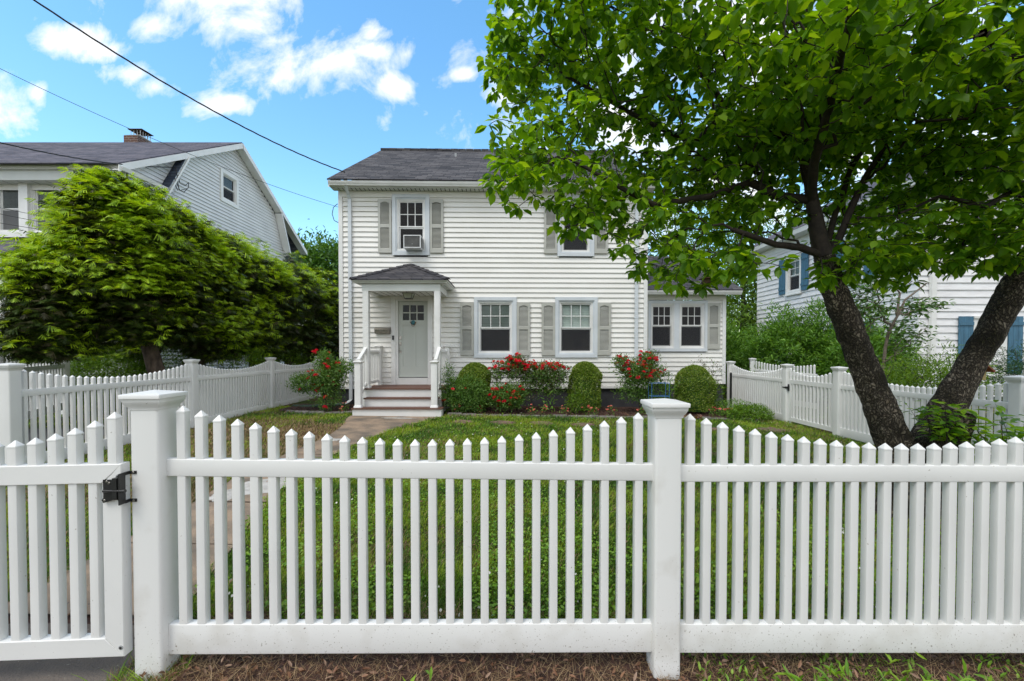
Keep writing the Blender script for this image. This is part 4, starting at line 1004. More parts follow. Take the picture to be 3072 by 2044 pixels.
# hip caps
def hipcap(p, q, n, parent, m=None):
    p, q = Vector(p)+up, Vector(q)+up; mb = MB(); d = (q-p); L = d.length; d.normalize(); s = d.cross(Vector((0, 0, 1))).normalized(); nn = s.cross(d).normalized()
    for i in range(n):
        a = p+d*(L*i/n); b = p+d*(L*(i+1)/n-.004); k = .010
        mb.loops([[tuple(a-s*.085+nn*(-.005)), tuple(a+nn*.045), tuple(a+s*.085+nn*(-.005))], [tuple(b-s*.085+nn*(-.017)), tuple(b+nn*.030), tuple(b+s*.085+nn*(-.017))]])
    mb.build('hip_cap', m or M['roof_porch'], parent, smooth=False)
hipcap(a, apx, 8, house); hipcap(b, apx, 8, house)
# porch lantern
lx, lz = -2.60, BZ0+.03
lt = thing('ceiling_lantern', 'black framed glass lantern on the porch ceiling above the door', 'lantern', (lx, 10.75, lz))
mb = MB(); mb.rsq(lx, 10.75, [(lz, .13), (lz-.015, .13), (lz-.02, .125), (lz-.02, .12)], r=.004, seg=1); mb.build('plate', M['black'], lt)
mb = MB(); mb.rsq(lx, 10.75, [(lz-.02, .118), (lz-.14, .078)], r=.002, seg=1); mb.build('lamp_shade', M['lampglass'], lt)
mb = MB()
for sx in (-1, 1):
    for sy in (-1, 1): mb.tube([(lx+sx*.122, 10.75+sy*.122, lz-.015), (lx+sx*.082, 10.75+sy*.082, lz-.145)], .007, 5)
mb.rsq(lx, 10.75, [(lz-.14, .088), (lz-.155, .088)], r=.002, seg=1); mb.build('frame', M['black'], lt)

# air conditioner in the upper left window
a, b, c, f = rectpu(1210, 1262, 705, 744, -.33)
ac = thing('window_air_conditioner', 'white window air conditioner sticking out of the upper left window', 'air conditioner', tuple(HT((a+b)/2, 0, c)))
mb = MB(HT); frame_ring(mb, a, b, c, f, .022, -.33, .05); mb.box(a+.004, b-.004, -.30, .05, c+.004, f-.004); mb.build('case', M['whiteplastic'], ac, smooth=False)
mb = MB(HT); mb.box(a+.022, b-.022, -.318, -.302, c+.022, f-.022)
mb.build('condenser', M['fins'], ac, smooth=False)
mb = MB(HT)
for i in range(10): x = -.27+i*.02; mb.box(b+.0005, b+.002, x, x+.011, c+.03, f-.03)
mb.build('side_vent', M['fins'], ac, smooth=False)
mb = MB(HT); mb.box(a-.08, a-.004, .02, .03, c+.02, f-.03); mb.build('side_curtain', M['whiteplastic'], ac, smooth=False)

# ------------------------------------------------------------------ right extension
EO = 1.0
def ET(u, d, z): return HT(u, d+EO, z)
EUL = UR+.002; EUR = pu(2176.5, 960, EO)[0]
EZT = pu(2100, 884, EO)[1]; EZF = pu(2100, 1152, EO)[1]
a, b, c, f = rectpu(1943, 2120.5, 902, 1055, EO)
mb = MB(ET); frame_ring(mb, a, b, c, f, .09, -.045, .02); mu0, z_ = pu(2020, 950, EO); mu1 = pu(2039, 950, EO)[0]; mb.box(mu0, mu1, -.03, .06, c+.09, f-.09)
dw = mb.build('window_casing', M['trim'], house, smooth=False)
for (x0, x1) in ((a+.075, mu0+.015), (mu1-.015, b-.075)):
    window(ET, house, x0, x1, c+.085, f-.085, cas=.012, jamb=.055, sash=.032, zmeet=pu(2000, 978, EO)[1], trim=M['trim_white'])
shutter(ET, house, *rectpu(2121, 2157, 909.7, 1047, EO), zmid=pu(2140, 978, EO)[1])
q = rectpu(1908, 1943, 911, 1047, EO); shutter(ET, house, max(q[0], EUL), q[1], q[2], q[3], zmid=pu(2140, 978, EO)[1])
siding('siding', ET, EUL, EUR-.1, EZF, EZT, .1325, M['siding'], house, [(a+.04, b-.04, c+.04, f-.04)])
mb = MB(ET); mb.box(EUR-.1, EUR, -.032, .1, EZF, EZT); mb.build('corner_board', M['trim_white'], house, smooth=False)
mb = MB(ET); mb.loops([[(EUR-.01, .001, z), (EUR-.01, 5, z), (EUL, 5, z)] for z in (EZF, EZT)], False, False, close=False); mb.build('wall', M['siding'], house, smooth=False)
mb = MB(ET); mb.box(EUL, EUR-.03, .04, 5, zg, EZF+.01); mb.build('foundation', M['found'], house, smooth=False)
ezg = pu(2150, 872, EO-.4)[1]
_oh = OH; OH = .25
eave(ET, house, EUL+.01, EUR, EZT, OH, ezg, endl=0, endr=.28)
roof_slab(ET, house, [(EUL, -OH-.12, ezg), (EUR+.32, -OH-.12, ezg), (EUR+.32, 3.0, ezg+1.7), (EUL, 3.0, ezg+1.7)], .03, M['roof'])
roof_slab(ET, house, [(EUL, 6, ezg), (EUR+.32, 6, ezg), (EUR+.32, 3.01, ezg+1.7), (EUL, 3.01, ezg+1.7)], .03, M['roof'])
OH = _oh
# vent pipe streak / plumbing vent on the roof
mb = MB(HT); uu, _z = pu(1371, 480, 3.6); zz = ez+(3.2+OH)*.615; mb.tube([(uu, 3.2, zz-.1), (uu, 3.2, zz+.22)], .035, 10); mb.build('vent_pipe', M['meter'], house)

# ================================================================== LEFT NEIGHBOUR (gambrel roof)
lh = thing('house', 'pale grey sided gambrel house with brick chimney, left behind the hemlocks', 'house', (-11, 12.2, 0))
def LT(u, d, z): return (-11-d, u, z)      # gable plane, u = world y, d positive into the house
def lp(px, py): Y = 11*F/(1536-px); return Y, at(px, py, Y).z
GW = (lp(669.5, 505)[0], lp(715, 540)[0])
u0 = lp(666, 500)[0]; u1 = lp(719, 534)[0]; wz1 = lp(690, 518)[1]; wz0 = lp(690, 614)[1]
def LTm(u, d, z): return LT(u, d, z)
h = window(LTm, lh, u0, u1, wz0, wz1, cas=.13, jamb=.05, sash=.03, cols=0, blind=(wz0+wz1)/2-.05, curtain=True, trim=M['trim_white'])
poly = [(12.3, .3), (12.3, 6.3), (12.95, 6.3), (14.16, 8.02), (17.05, 9.72), (19.85, 7.98), (21.1, 6.1), (21.1, .3)]
siding('siding', LTm, 12.3, 21, .3, 9.7, .127, M['siding_grey'], lh, [h], poly=poly)
mb = MB(); mb.loops([[(-11.01, 12.3, z), (-22, 12.3, z), (-22, 21.1, z), (-11.01, 21.1, z)] for z in (.2, 6.4)], False, False, close=False); mb.build('wall', M['siding_grey'], lh, smooth=False)
xg, xe = -10.68, -22
rz = 9.80; k = (9.80-6.69)/(17.05-11.76)
roof_slab(lambda *p: p, lh, [(xe, 11.66, 9.8-k*(17.05-11.66)), (xg, 11.66, 9.8-k*(17.05-11.66)), (xg, 17.05, 9.8), (xe, 17.05, 9.8)], .035, M['roof_left'])
roof_slab(lambda *p: p, lh, [(xe, 22.3, 6.75), (xg, 22.3, 6.75), (xg, 17.07, 9.8), (xe, 17.07, 9.8)], .035, M['roof_left'])
# rake boards with soffit
def rake(y0, z0, y1, z1, x=xg, w=.20, depth=.30, nm='rake_board'):
    mb = MB(); mb.loops([[(x+e, y0, z0-w), (x+e, y0, z0), (x+e, y1, z1), (x+e, y1, z1-w)] for e in (-.0, .03)]); mb.build(nm, M['trim_white'], lh, smooth=False)
    mb = MB(); mb.loops([[(x-.001, y0, z0-w*.8), (x-.001, y1, z1-w*.8), (x-depth, y1, z1-w*.8), (x-depth, y0, z0-w*.8)], [(x-.001, y0, z0-w*.8+.02), (x-.001, y1, z1-w*.8+.02), (x-depth, y1, z1-w*.8+.02), (x-depth, y0, z0-w*.8+.02)]]); mb.build('soffit', M['trim_white'], lh, smooth=False)
zf_ = lambda y: 9.8-k*abs(17.05-y)
rake(11.66, zf_(11.66), 17.03, zf_(17.03)); rake(22.3, 6.75, 17.08, zf_(17.03))
rake(19.88, zf_(19.85)-.1, 20.65, 6.3, w=.16)
# steep lower gambrel slope, front
roof_slab(lambda *p: p, lh, [(-10.92, 12.75, 5.6), (xg+.02, 12.75, 5.6), (xg+.02, 14.16, 8.0), (-10.92, 14.16, 8.0)], .03, M['roof_steep'])
rake(12.80, 5.6, 14.2, 8.0, x=xg+.03, w=.10, depth=.05)
roof_slab(lambda *p: p, lh, [(-11.55, 21.2, 5.4), (xg, 21.2, 5.4), (xg, 19.9, 8.0), (-11.55, 19.9, 8.0)], .03, M['roof_steep'])
# side wall of the shed dormer
siding('dormer_siding', lambda u, d, z: LT(u, d-.06, z), 12.3, 14.1, 5.9, 8.2, .127, M['siding_grey'], lh, poly=[(12.25, 5.2), (12.25, 6.85), (14.6, 8.2), (13.2, 5.2)])
# eave gutter, soffit and its return
LFT = lambda u, d, z: (u, 12.2+d, z)
zgl = 6.67; eave(lambda u, d, z: (u, 12.24+d, z), lh, -22, -10.9, 6.30, .32, zgl, endl=0, endr=.2, vent=.4)
mb = MB(); mb.loops([[(-10.7+a, y, b) for a, b in ((0, 6.50), (.07, 6.50), (.10, 6.60), (0, 6.60))] for y in (11.72, 13.3)]); mb.build('gutter_return', M['trim_white'], lh, smooth=False)
# upper front windows
for (x0, x1) in ((-1536, -1466), (-1431, -1352), (-1680, -1580)):
    xa, xb = x0/F*12.2, x1/F*12.2
    window(lambda u, d, z: (u, 12.25+d, z), lh, xa-.04, xb+.04, 4.93, 6.30, cas=.03, jamb=.05, sash=.035, cols=0, blind=5.0, curtain=True, trim=M['trim_white'])
mb = MB()
mb.box(-1466/F*12.2+.04, -1431/F*12.2-.04, 12.12, 12.28, 4.93, 6.30); mb.box(-18, -12.3, 12.10, 12.24, 4.78, 4.92); mb.box(-1580/F*12.2+.04, -1536/F*12.2-.05, 12.12, 12.28, 4.93, 6.30)
mb.build('window_trim', M['trim_white'], lh, smooth=False)
# porch with roof, screens, blue panel
roof_slab(lambda *p: p, lh, [(-20, 10.55, 3.90), (-12.75, 10.55, 3.90), (-12.75, 12.2, 4.72), (-20, 12.2, 4.72)], .03, M['roof_left'], name='porch_roof')
eave(lambda u, d, z: (u, 10.9+d, z), lh, -20, -12.9, 3.68, .2, 3.93, endl=0, endr=.15, vent=.4)
mb = MB(); mb.box(-12.98, -12.80, 10.75, 10.93, .1, 3.68); mb.box(-14.9, -14.7, 10.75, 10.93, .1, 3.68); mb.build('porch_post', M['trim_white'], lh, smooth=False)
mb = MB(); mb.box(-14.7, -12.98, 10.84, 10.86, 1.55, 3.68); mb.box(-20, -14.9, 10.84, 10.86, 1.55, 3.68); mb.build('porch_screen', M['screen'], lh, smooth=False)
mb = MB(); mb.box(-20, -12.98, 10.80, 10.88, 1.0, 1.55); mb.box(-20, -12.98, 10.80, 10.88, 2.6, 2.66); mb.box(-20, -12.98, 10.80, 10.88, .2, .9); mb.build('porch_panel', M['blue'], lh, smooth=False)
siding('siding', lambda u, d, z: (u, 12.22+d, z), -12.85, -11.0, .3, 4.7, .127, M['siding_grey'], lh, [(-12.4, -11.7, .9, 2.2)])
window(lambda u, d, z: (u, 12.22+d, z), lh, -12.45, -11.65, .85, 2.25, cas=.06, cols=0, trim=M['trim_white'])
# chimney
cx0, cx1 = at(384, 430, 18.2).x, at(425, 430, 18.2).x
ch = MB(); ch.box(cx0, cx1, 18.0, 18.95, 8.9, at(384, 406, 18).z); co = ch.build('chimney', M['brick'], lh, smooth=False)
zt = at(384, 406, 18).z
mb = MB(); mb.rsq((cx0+cx1)/2, 18.5, [(zt, .30), (zt+.03, .30), (zt+.10, .22)], r=.01, seg=1, ratio=1.5); mb.build('chimney_crown', M['stone'], co, smooth=False)
mb = MB(); xm = (cx0+cx1)/2
for sx in (-.2, -.07, .07, .2):
    for y in (18.25, 18.38, 18.5, 18.62, 18.75): 
        if abs(sx) > .1 or y in (18.25, 18.75): mb.tube([(xm+sx, y, zt+.08), (xm+sx, y, zt+.36)], .012, 5)
mb.box(xm-.22, xm+.22, 18.2, 18.8, zt+.06, zt+.12); mb.build('chimney_cage', M['steel'], co, smooth=False)
mb = MB(); mb.rsq(xm, 18.5, [(zt+.36, .31), (zt+.375, .31), (zt+.46, .05)], r=.01, seg=1); mb.build('chimney_cap', M['wood_b'], co, smooth=False)

# ================================================================== RIGHT NEIGHBOUR (white clapboard, blue shutters)
rh = thing('house', 'white clapboard house with blue plank shutters, right behind the trees', 'house', (11.7, 12.3, 0))
RX, RY = 11.7, 12.3
def ST(u, d, z): return (RX+d, RY+8.1-u, z)       # side wall: u runs from the far corner towards the street
def FT(u, d, z): return (RX+u, RY+d, z)           # street front
def sp(px, py): Y = RX*F/(px-1536); return RY+8.1-Y, at(px, py, Y).z
def fp(px, py): p = at(px, py, RY); return p.x-RX, p.z
rholes = []
def pshutter(T, u0, u1, z0, z1):
    mb = MB(T); w = (u1-u0)/4 if u1-u0 > .45 else (u1-u0)/3; n = round((u1-u0)/w)
    for i in range(n): mb.box(u0+i*w+.004, u0+(i+1)*w-.004, -.06, -.035, z0, z1)
    for z in (z0+.18, z1-.26): mb.box(u0+.01, u1-.01, -.085, -.0605, z, z+.10)
    mb.build('shutter', M['blue'], rh, smooth=False)
def rwin(T, u0, u1, z0, z1, sh=(.42, .42), hs=None, **k):
    hs = hs or rholes
    hs.append(window(T, rh, u0, u1, z0, z1, cas=.10, jamb=.05, sash=.04, trim=M['trim_white'], head=.12, sillw=.06, cols=2, blind=(z0+z1)/2, **k))
    if sh[0]: pshutter(T, u0-sh[0]-.02, u0-.02, z0+.05, z1+.05)
    if sh[1]: pshutter(T, u1+.02, u1+sh[1]+.02, z0+.05, z1+.05)
ua = sp(2357, 850)[0]; ub = sp(2403, 850)[0]; zA = sp(2380, 881)[1]; rwin(ST, ua, ub, zA, zA+1.5)
ua2 = sp(2532, 800)[0]; ub2 = sp(2590, 800)[0]; rwin(ST, ua2, ub2, zA-.05, zA+1.55)
l0 = sp(2364, 1000)[0]; l1 = sp(2407, 1000)[0]; rwin(ST, l0, l1, .95, 2.5)
l0 = sp(2520, 1000)[0]; l1 = sp(2590, 1000)[0]; rwin(ST, l0, l1, .95, 2.5)
siding('siding', ST, 0, 8.1, .25, 6.19, .205, M['clapboard'], rh, rholes, lip=.022)
fh = []
f0, fz1 = fp(2917, 955); f1, fz0 = fp(3014, 1126); rwin(FT, f0, f1, fz0, fz1, hs=fh, low_muntin=False)
rwin(FT, f0+3, f1+3, fz0, fz1, hs=fh)
siding('siding', FT, 0, 9, .25, 6.19, .205, M['clapboard'], rh, fh, lip=.022)
mb = MB(); mb.box(RX+.03, RX+9, RY+.03, RY+8.05, -.3, .26); mb.build('foundation', M['found'], rh, smooth=False)
mb = MB(); mb.poly([(RX, RY+8.1, .2), (RX+9, RY+8.1, .2), (RX+9, RY+8.1, 6.2), (RX, RY+8.1, 6.2)]); mb.poly([(RX+9, RY, .2), (RX+9, RY+8.1, .2), (RX+9, RY+8.1, 6.2), (RX+9, RY, 6.2)]); mb.build('wall', M['clapboard'], rh, smooth=False)
du = fp(2790, 900)[0]; mb = MB(FT); mb.box(du-.06, du+.08, -.12, -.03, .3, 5.7); mb.build('downspout', M['trim_white'], rh, smooth=False)
o_ = .5
mb = MB(); mb.loops([[(RX-.03, RY-.03, 5.89), (RX+9, RY-.03, 5.89), (RX+9, RY+8.1, 5.89), (RX-.03, RY+8.1, 5.89)], [(RX-.03, RY-.03, 6.18), (RX+9, RY-.03, 6.18), (RX+9, RY+8.1, 6.18), (RX-.03, RY+8.1, 6.18)],
    [(RX-o_, RY-o_, 6.20), (RX+9+o_, RY-o_, 6.20), (RX+9+o_, RY+8.1+o_, 6.20), (RX-o_, RY+8.1+o_, 6.20)], [(RX-o_-.04, RY-o_-.04, 6.37), (RX+9+o_, RY-o_-.04, 6.37), (RX+9+o_, RY+8.1+o_, 6.37), (RX-o_-.04, RY+8.1+o_, 6.37)]]); mb.build('cornice', M['trim_white'], rh, smooth=False)
for i in range(28): x = RX+.1+i*.32; mb = MB(); mb.box(x, x+.14, RY-.36, RY-.06, 6.06, 6.175); mb.build('dentil', M['trim_white'], rh, smooth=False)
mb = MB(); e = o_+.06; A_ = [(RX-e, RY-e, 6.38), (RX+9+e, RY-e, 6.38), (RX+9+e, RY+8.1+e, 6.38), (RX-e, RY+8.1+e, 6.38)]; r0, r1 = (RX+4.2, RY+4.0, 9.3), (RX+4.9, RY+4.0, 9.3)
mb.poly([A_[0], A_[1], r1, r0]); mb.poly([A_[1], A_[2], r1]); mb.poly([A_[2], A_[3], r0, r1]); mb.poly([A_[3], A_[0], r0]); mb.build('roof', M['roof_left'], rh, smooth=False)
# gas meter on the wall
mt = thing('gas_meter', 'round grey utility meter with a red dial on the right neighbour\'s wall', 'meter', (11.5, 13.1, 1.2))
Ym = 12.9; pm = at(2668, 1096, Ym)
mb = MB(lambda a, b, c: (a, b, c)); mb.loops([[(11.62-k, Ym+r*math.cos(2*math.pi*i/14), pm.z+r*math.sin(2*math.pi*i/14)) for i in range(14)] for k, r in ((0, .16), (.10, .16), (.15, .13))]); mb.build('housing', M['meter'], mt)
mb = MB(); mb.loops([[(11.47-k, Ym+r*math.cos(2*math.pi*i/14), pm.z+r*math.sin(2*math.pi*i/14)) for i in range(14)] for k, r in ((0, .09), (.02, .08))]); mb.build('dial', M['wood_r'], mt)
mb = MB(); mb.tube([(11.6, Ym, pm.z-.1), (11.6, Ym, .2)], .03, 8); mb.build('pipe', M['meter'], mt)
# ================================================================== TREES AND PLANTS
def seeds_from(paths):
    """paths: list of (list of (point, radius), attach index or -1) -> seeds"""
    S = []; idx = {}
    for key, pts, att in paths:
        prev = idx[att[0]][att[1]] if att else -1; ids = []
        for (p, r) in pts:
            S.append((np.array(p, float), prev, r)); prev = len(S)-1; ids.append(prev)
        idx[key] = ids
    return S
def dense(path, n=4):
    """subdivide [(point, radius)] with smooth bends"""
    out = []
    for (p, r), (q, s) in zip(path[:-1], path[1:]):
        p = Vector(p); q = Vector(q)
        for k in range(n): t = k/n; out.append((tuple(p.lerp(q, t)+Vector([random.uniform(-1, 1)*(q-p).length*.012 for _ in range(3)])*(k > 0)), r+(s-r)*t))
    out.append(path[-1]); return out
def bark_tube(name, path, m, parent, n=20, rough=.06, sub=10):
    pts = dense(path, sub); mb = MB(); P = [Vector(p) for p, r in pts]; rings = []; prev = None
    for i, p in enumerate(P):
        d = (P[min(i+1, len(P)-1)]-P[max(i-1, 0)]).normalized(); a = d.cross(Vector((.2, 1, .1))).normalized(); b = d.cross(a).normalized(); ring = []
        for k in range(n):
            t = 2*math.pi*k/n; q = p.z*2.2
            rr = pts[i][1]*(1+rough*1.6*(float(vnoise(k*.9, q*5+p.x, 1.0, 9))-.5)+rough*1.2*math.sin(3*t+q)+rough*.6*math.sin(5*t-q*1.7))
            ring.append(tuple(p+(a*math.cos(t)+b*math.sin(t))*rr))
        rings.append(ring)
    mb.loops(rings); return mb.build(name, m, parent, ang=70)

# ---- the dogwood over the right half ------------------------------------------
YT = 4.15
dog = thing('dogwood_tree', 'big dogwood tree with two leaning mossy trunks, over the right half of the lawn', 'tree', (3.75, YT, gz(3.75, YT)))
def A_(px, py, Y=YT): return tuple(at(px, py, Y))
base = (3.72, YT, gz(3.7, YT)-.1)
trA = [(base, .20), (A_(2715, 1400), .165), (A_(2668, 1290), .155), (A_(2615, 1150, 4.15), .137), (A_(2550, 990, 4.15), .125), (A_(2500, 860, 4.15), .115), (A_(2472, 770, 4.15), .098)]
trB = [((4.02, YT+.05, base[2]), .24), (A_(2800, 1330, 4.2), .20), (A_(2835, 1235, 4.2), .155), (A_(2900, 1120, 4.2), .125), (A_(2980, 985, 4.15), .12), (A_(3050, 860, 4.1), .13), (A_(3120, 740, 4.1), .12)]
trA = [(p, r*.9) for p, r in trA]; trB = [(p, r*.9) for p, r in trB]
bark_tube('trunk', trA, M['bark'], dog); bark_tube('trunk', trB, M['bark'], dog)
stump = [(A_(2830, 1330, 4.1), .17), (A_(2862, 1280, 4.02), .125), (A_(2886, 1232, 3.98), .10)]
bark_tube('cut_limb', stump, M['bark'], dog)
mb = MB(); c0 = Vector(A_(2886, 1232, 3.98)); dr = (c0-Vector(A_(2862, 1280, 4.02))).normalized(); a = dr.cross(Vector((0, 1, 0))).normalized(); b = dr.cross(a)
mb.poly([tuple(c0+dr*.003+(a*math.cos(t)+b*math.sin(t))*.098) for t in [2*math.pi*k/16 for k in range(16)]]); mb.build('cut_face', M['cut'], dog)
limbs = [
 ('m', [(A_(2472, 770), .085), (A_(2436, 600, 4.2), .055), (A_(2402, 430, 4.3), .042), (A_(2375, 280, 4.4), .032), (A_(2420, 80, 4.3), .028), (A_(2440, -150, 4.2), .03)], None),
 ('l', [(A_(2400, 742, 4.1), .035), (A_(2330, 735, 4.0), .028), (A_(2200, 690, 3.9), .022)], ('m', 0)),
 ('l2', [(A_(2340, 590, 4.3), .045), (A_(2250, 548, 4.3), .038), (A_(2130, 590, 4.2), .032), (A_(1960, 615, 4.2), .028), (A_(1830, 545, 4.1), .02), (A_(1700, 470, 4.0), .012)], ('m', 1)),
 ('l3', [(A_(2330, 400, 4.5), .04), (A_(2180, 330, 4.6), .035), (A_(2090, 180, 4.6), .028), (A_(2010, 20, 4.5), .02)], ('m', 2)),
 ('l4', [(A_(2080, 430, 4.5), .03), (A_(1950, 370, 4.6), .025), (A_(1700, 230, 4.7), .016), (A_(1620, 160, 4.7), .01)], ('l3', 1)),
 ('r1', [(A_(2515, 720, 4.15), .034), (A_(2580, 560, 4.2), .029), (A_(2690, 380, 4.3), .024), (A_(2720, 200, 4.1), .02)], ('m', 0)),
 ('r2', [(A_(2500, 660, 4.3), .030), (A_(2555, 500, 4.4), .026), (A_(2640, 380, 4.6), .028), (A_(2700, 250, 4.8), .02)], ('m', 0)),
 ('f1', [(A_(2440, 500, 3.9), .04), (A_(2500, 250, 3.2), .03), (A_(2550, 60, 2.6), .02)], ('m', 1)),
 ('b', [(A_(3120, 740, 4.1), .12), (A_(3060, 560, 4.1), .05), (A_(2960, 520, 4.2), .04), (A_(2820, 520, 4.3), .03), (A_(2680, 430, 4.4), .018)], None),
 ('b2', [(A_(3200, 500, 4.0), .08), (A_(3150, 250, 3.8), .05), (A_(2950, 100, 3.0), .03)], ('b', 0)),
 ('b3', [(A_(2960, 620, 4.0), .022), (A_(2820, 590, 4.0), .016), (A_(2700, 640, 4.0), .012)], ('b', 1)),
]
paths = []; nseed = 0
for key, pts, att in limbs: paths.append((key, pts, att))
S_ = []; idx = {}
for key, pts, att in limbs:
    prev = idx[att[0]][att[1]] if att else -1
    full = ([(tuple(S_[prev][0]), pts[0][1])] if prev >= 0 else [])+pts
    dn = dense(full, 4); 
    if prev >= 0: dn = dn[1:]
    ids = []; cnt = 0; first = prev
    for j, (p, r) in enumerate(dn):
        S_.append((np.array(p, float), prev, r)); prev = len(S_)-1
    if first < 0: ids = [len(S_)-len(dn)+4*i for i in range(len(pts))]
    else: ids = [len(S_)-len(dn)+4*i+3 for i in range(len(pts))]
    ids = [min(i, len(S_)-1) for i in ids]; idx[key] = ids
lobes = [(1610,90,165,150,4.8,.9),(1535,190,85,110,4.6,.6),(1800,60,200,150,4.2,1.0),(1700,230,160,110,5.0,.8),(1570,440,115,80,4.0,.6),(1550,540,85,75,3.8,.5),
 (1700,430,170,110,4.4,.8),(1700,550,130,55,4.0,.5),(1725,655,72,50,3.9,.3),(1850,630,140,90,4.4,.7),(1880,300,190,110,4.6,.9),(2000,730,160,90,4.2,.8),(2100,560,220,140,4.6,1.0),
 (2060,810,125,50,3.9,.5),(2230,790,110,60,3.6,.5),(2200,300,260,200,4.4,1.2),(2100,90,260,140,3.8,1.2),(2450,480,240,170,4.7,1.2),(2400,150,280,200,3.2,1.0),(2680,720,180,85,4.2,.8),(2570,770,90,50,3.8,.4),
 (2760,600,220,100,4.8,1.0),(2900,690,190,80,4.0,.8),(2980,540,200,140,4.2,1.0),(2800,350,280,200,4.0,1.2),(2900,110,260,150,2.8,.8),(2650,60,260,110,2.6,.7),(3050,300,150,250,3.4,1.0),
 (2640,785,150,45,4.0,.5),(2790,800,110,42,4.0,.5),(2470,835,38,20,3.7,.12),(2960,770,160,45,3.9,.5),(3060,720,120,70,4.0,.5),(2560,640,150,90,4.5,.6),(2470,330,200,140,4.9,.8),(2150,430,180,90,4.9,.7),(3100,640,140,110,3.6,.8),(2380,330,240,150,3.9,1.1),(2560,260,260,170,4.3,1.2),(2950,330,220,160,3.8,.9),(1900,480,150,70,4.9,.7),(2250,670,130,90,4.4,.7),(2300,-160,700,140,3.8,1.4),(1800,-90,280,90,4.4,1.0),(2900,-160,300,150,3.2,1.2),(3250,100,200,300,3.6,1.2)]
C_ = []
for (px, py, rx, ry, Y, dy) in lobes:
    c = np.array(at(px, py, Y)); ax = np.array([rx/F*Y, dy, ry/F*Y])
    n = int(62*ax[0]*ax[2]*math.pi*(1+.7*ax[1])+8)
    v = rdir(n)*(RNG.random((n, 1))**.42); C_.append(c+v*ax)
C_ = np.concatenate(C_)
# keep clusters apart
keepc = []
cell = {}
for p in C_:
    k = tuple((p/.088).astype(int))
    if cell.get(k, 0) < 1: cell[k] = 1; keepc.append(p)
C_ = np.array(keepc)
net = grow(C_, S_, bias=.22, jit=.10, sub=3, tip=.0030, expo=2.75)
twig_mesh('branches', net, M['twig'], dog, skip=0, n=6, rmax=.10)
def cluster_leaves(cl, C, per, L0, L1, wf, mi=0, droop=.75, spread=.05, shape=OVAL, up=.0):
    n = len(C)*per; P = np.repeat(C, per, 0); h = RNG.random(n)*2*math.pi
    out = np.stack([np.cos(h), np.sin(h), np.zeros(n)], 1); dz = -droop*(RNG.random(n)*1.2)+.25+up
    D = norm(out+np.stack([0*dz, 0*dz, dz], 1)+RNG.normal(size=(n, 3))*.15); P = P+D*spread*RNG.random((n, 1))
    Nn = norm(np.array([0, 0, 1.])+out*.5*RNG.random((n, 1))+RNG.normal(size=(n, 3))*.28); L = L0+(L1-L0)*RNG.random(n)
    cl.add(leaves(P, D, Nn, L, L*wf, shape), mi)
cl = Cloud(); cluster_leaves(cl, C_, 7, .070, .125, 1.12, spread=.06, droop=1.7)
# leaves along the twigs of the smaller shoots
A, par, rad = net; sm = np.where((rad < .006) & (np.arange(len(A)) >= len(S_)))[0]; sm = sm[RNG.random(len(sm)) < .45]
cluster_leaves(cl, A[sm], 2, .06, .10, .95, spread=.03)
cl.build('crown', [M['l_dog']], dog)
print('dogwood clusters', len(C_), 'nodes', len(A))
# shoots from the foot of the dogwood
def shoots(parent, cx, cy, n, h, r, mleaf, per=5, L=(.06, .10), name='shoots', tw='twig', wf=.8, zb=None):
    segs = []; pts = []
    for i in range(n):
        a = random.uniform(0, 2*math.pi); q = r*random.random()**.5; z = (gz(cx, cy) if zb is None else zb)
        p = Vector((cx+random.uniform(-.1, .1), cy+random.uniform(-.1, .1), z)); e = Vector((cx+q*math.cos(a), cy+q*math.sin(a)*.7, z+h*random.uniform(.5, 1)))
        m = p.lerp(e, .5)+Vector((0, 0, h*.15)); last = p
        for t in np.linspace(.15, 1, 8):
            w = (1-t)**2*p+2*t*(1-t)*m+t*t*e; segs.append((last, w, .006*(1.2-t))); last = w
            if t > .3: pts.append(w)
    V, Fq = frustums([s[0] for s in segs], [s[1] for s in segs], np.array([s[2] for s in segs]), np.array([s[2]*.9 for s in segs]), 5)
    np_mesh(name, V, Fq, [M[tw]], None, parent, smooth=True)
    c = Cloud(); cluster_leaves(c, np.array(pts), per, *L, wf, droop=.5, spread=.07); c.build('leaves', [mleaf], parent)
su = thing('sucker_shoots', 'leafy green shoots sprouting round the cut limb at the foot of the dogwood', 'shrub', (4.0, 3.95, gz(4, 4)))
shoots(su, 4.0, 3.9, 10, .55, .32, M['l_dog'], per=4, zb=.55); shoots(su, 4.55, 3.85, 18, .85, .5, M['l_dog'], per=4, L=(.08, .125), zb=.2); shoots(su, 4.9, 3.6, 16, .55, .55, M['l_shrub'], per=4, L=(.07, .115), zb=.2)
shoots(su, 4.35, 4.4, 7, .9, .4, M['l_lime'], per=3, L=(.04, .07), zb=.2)

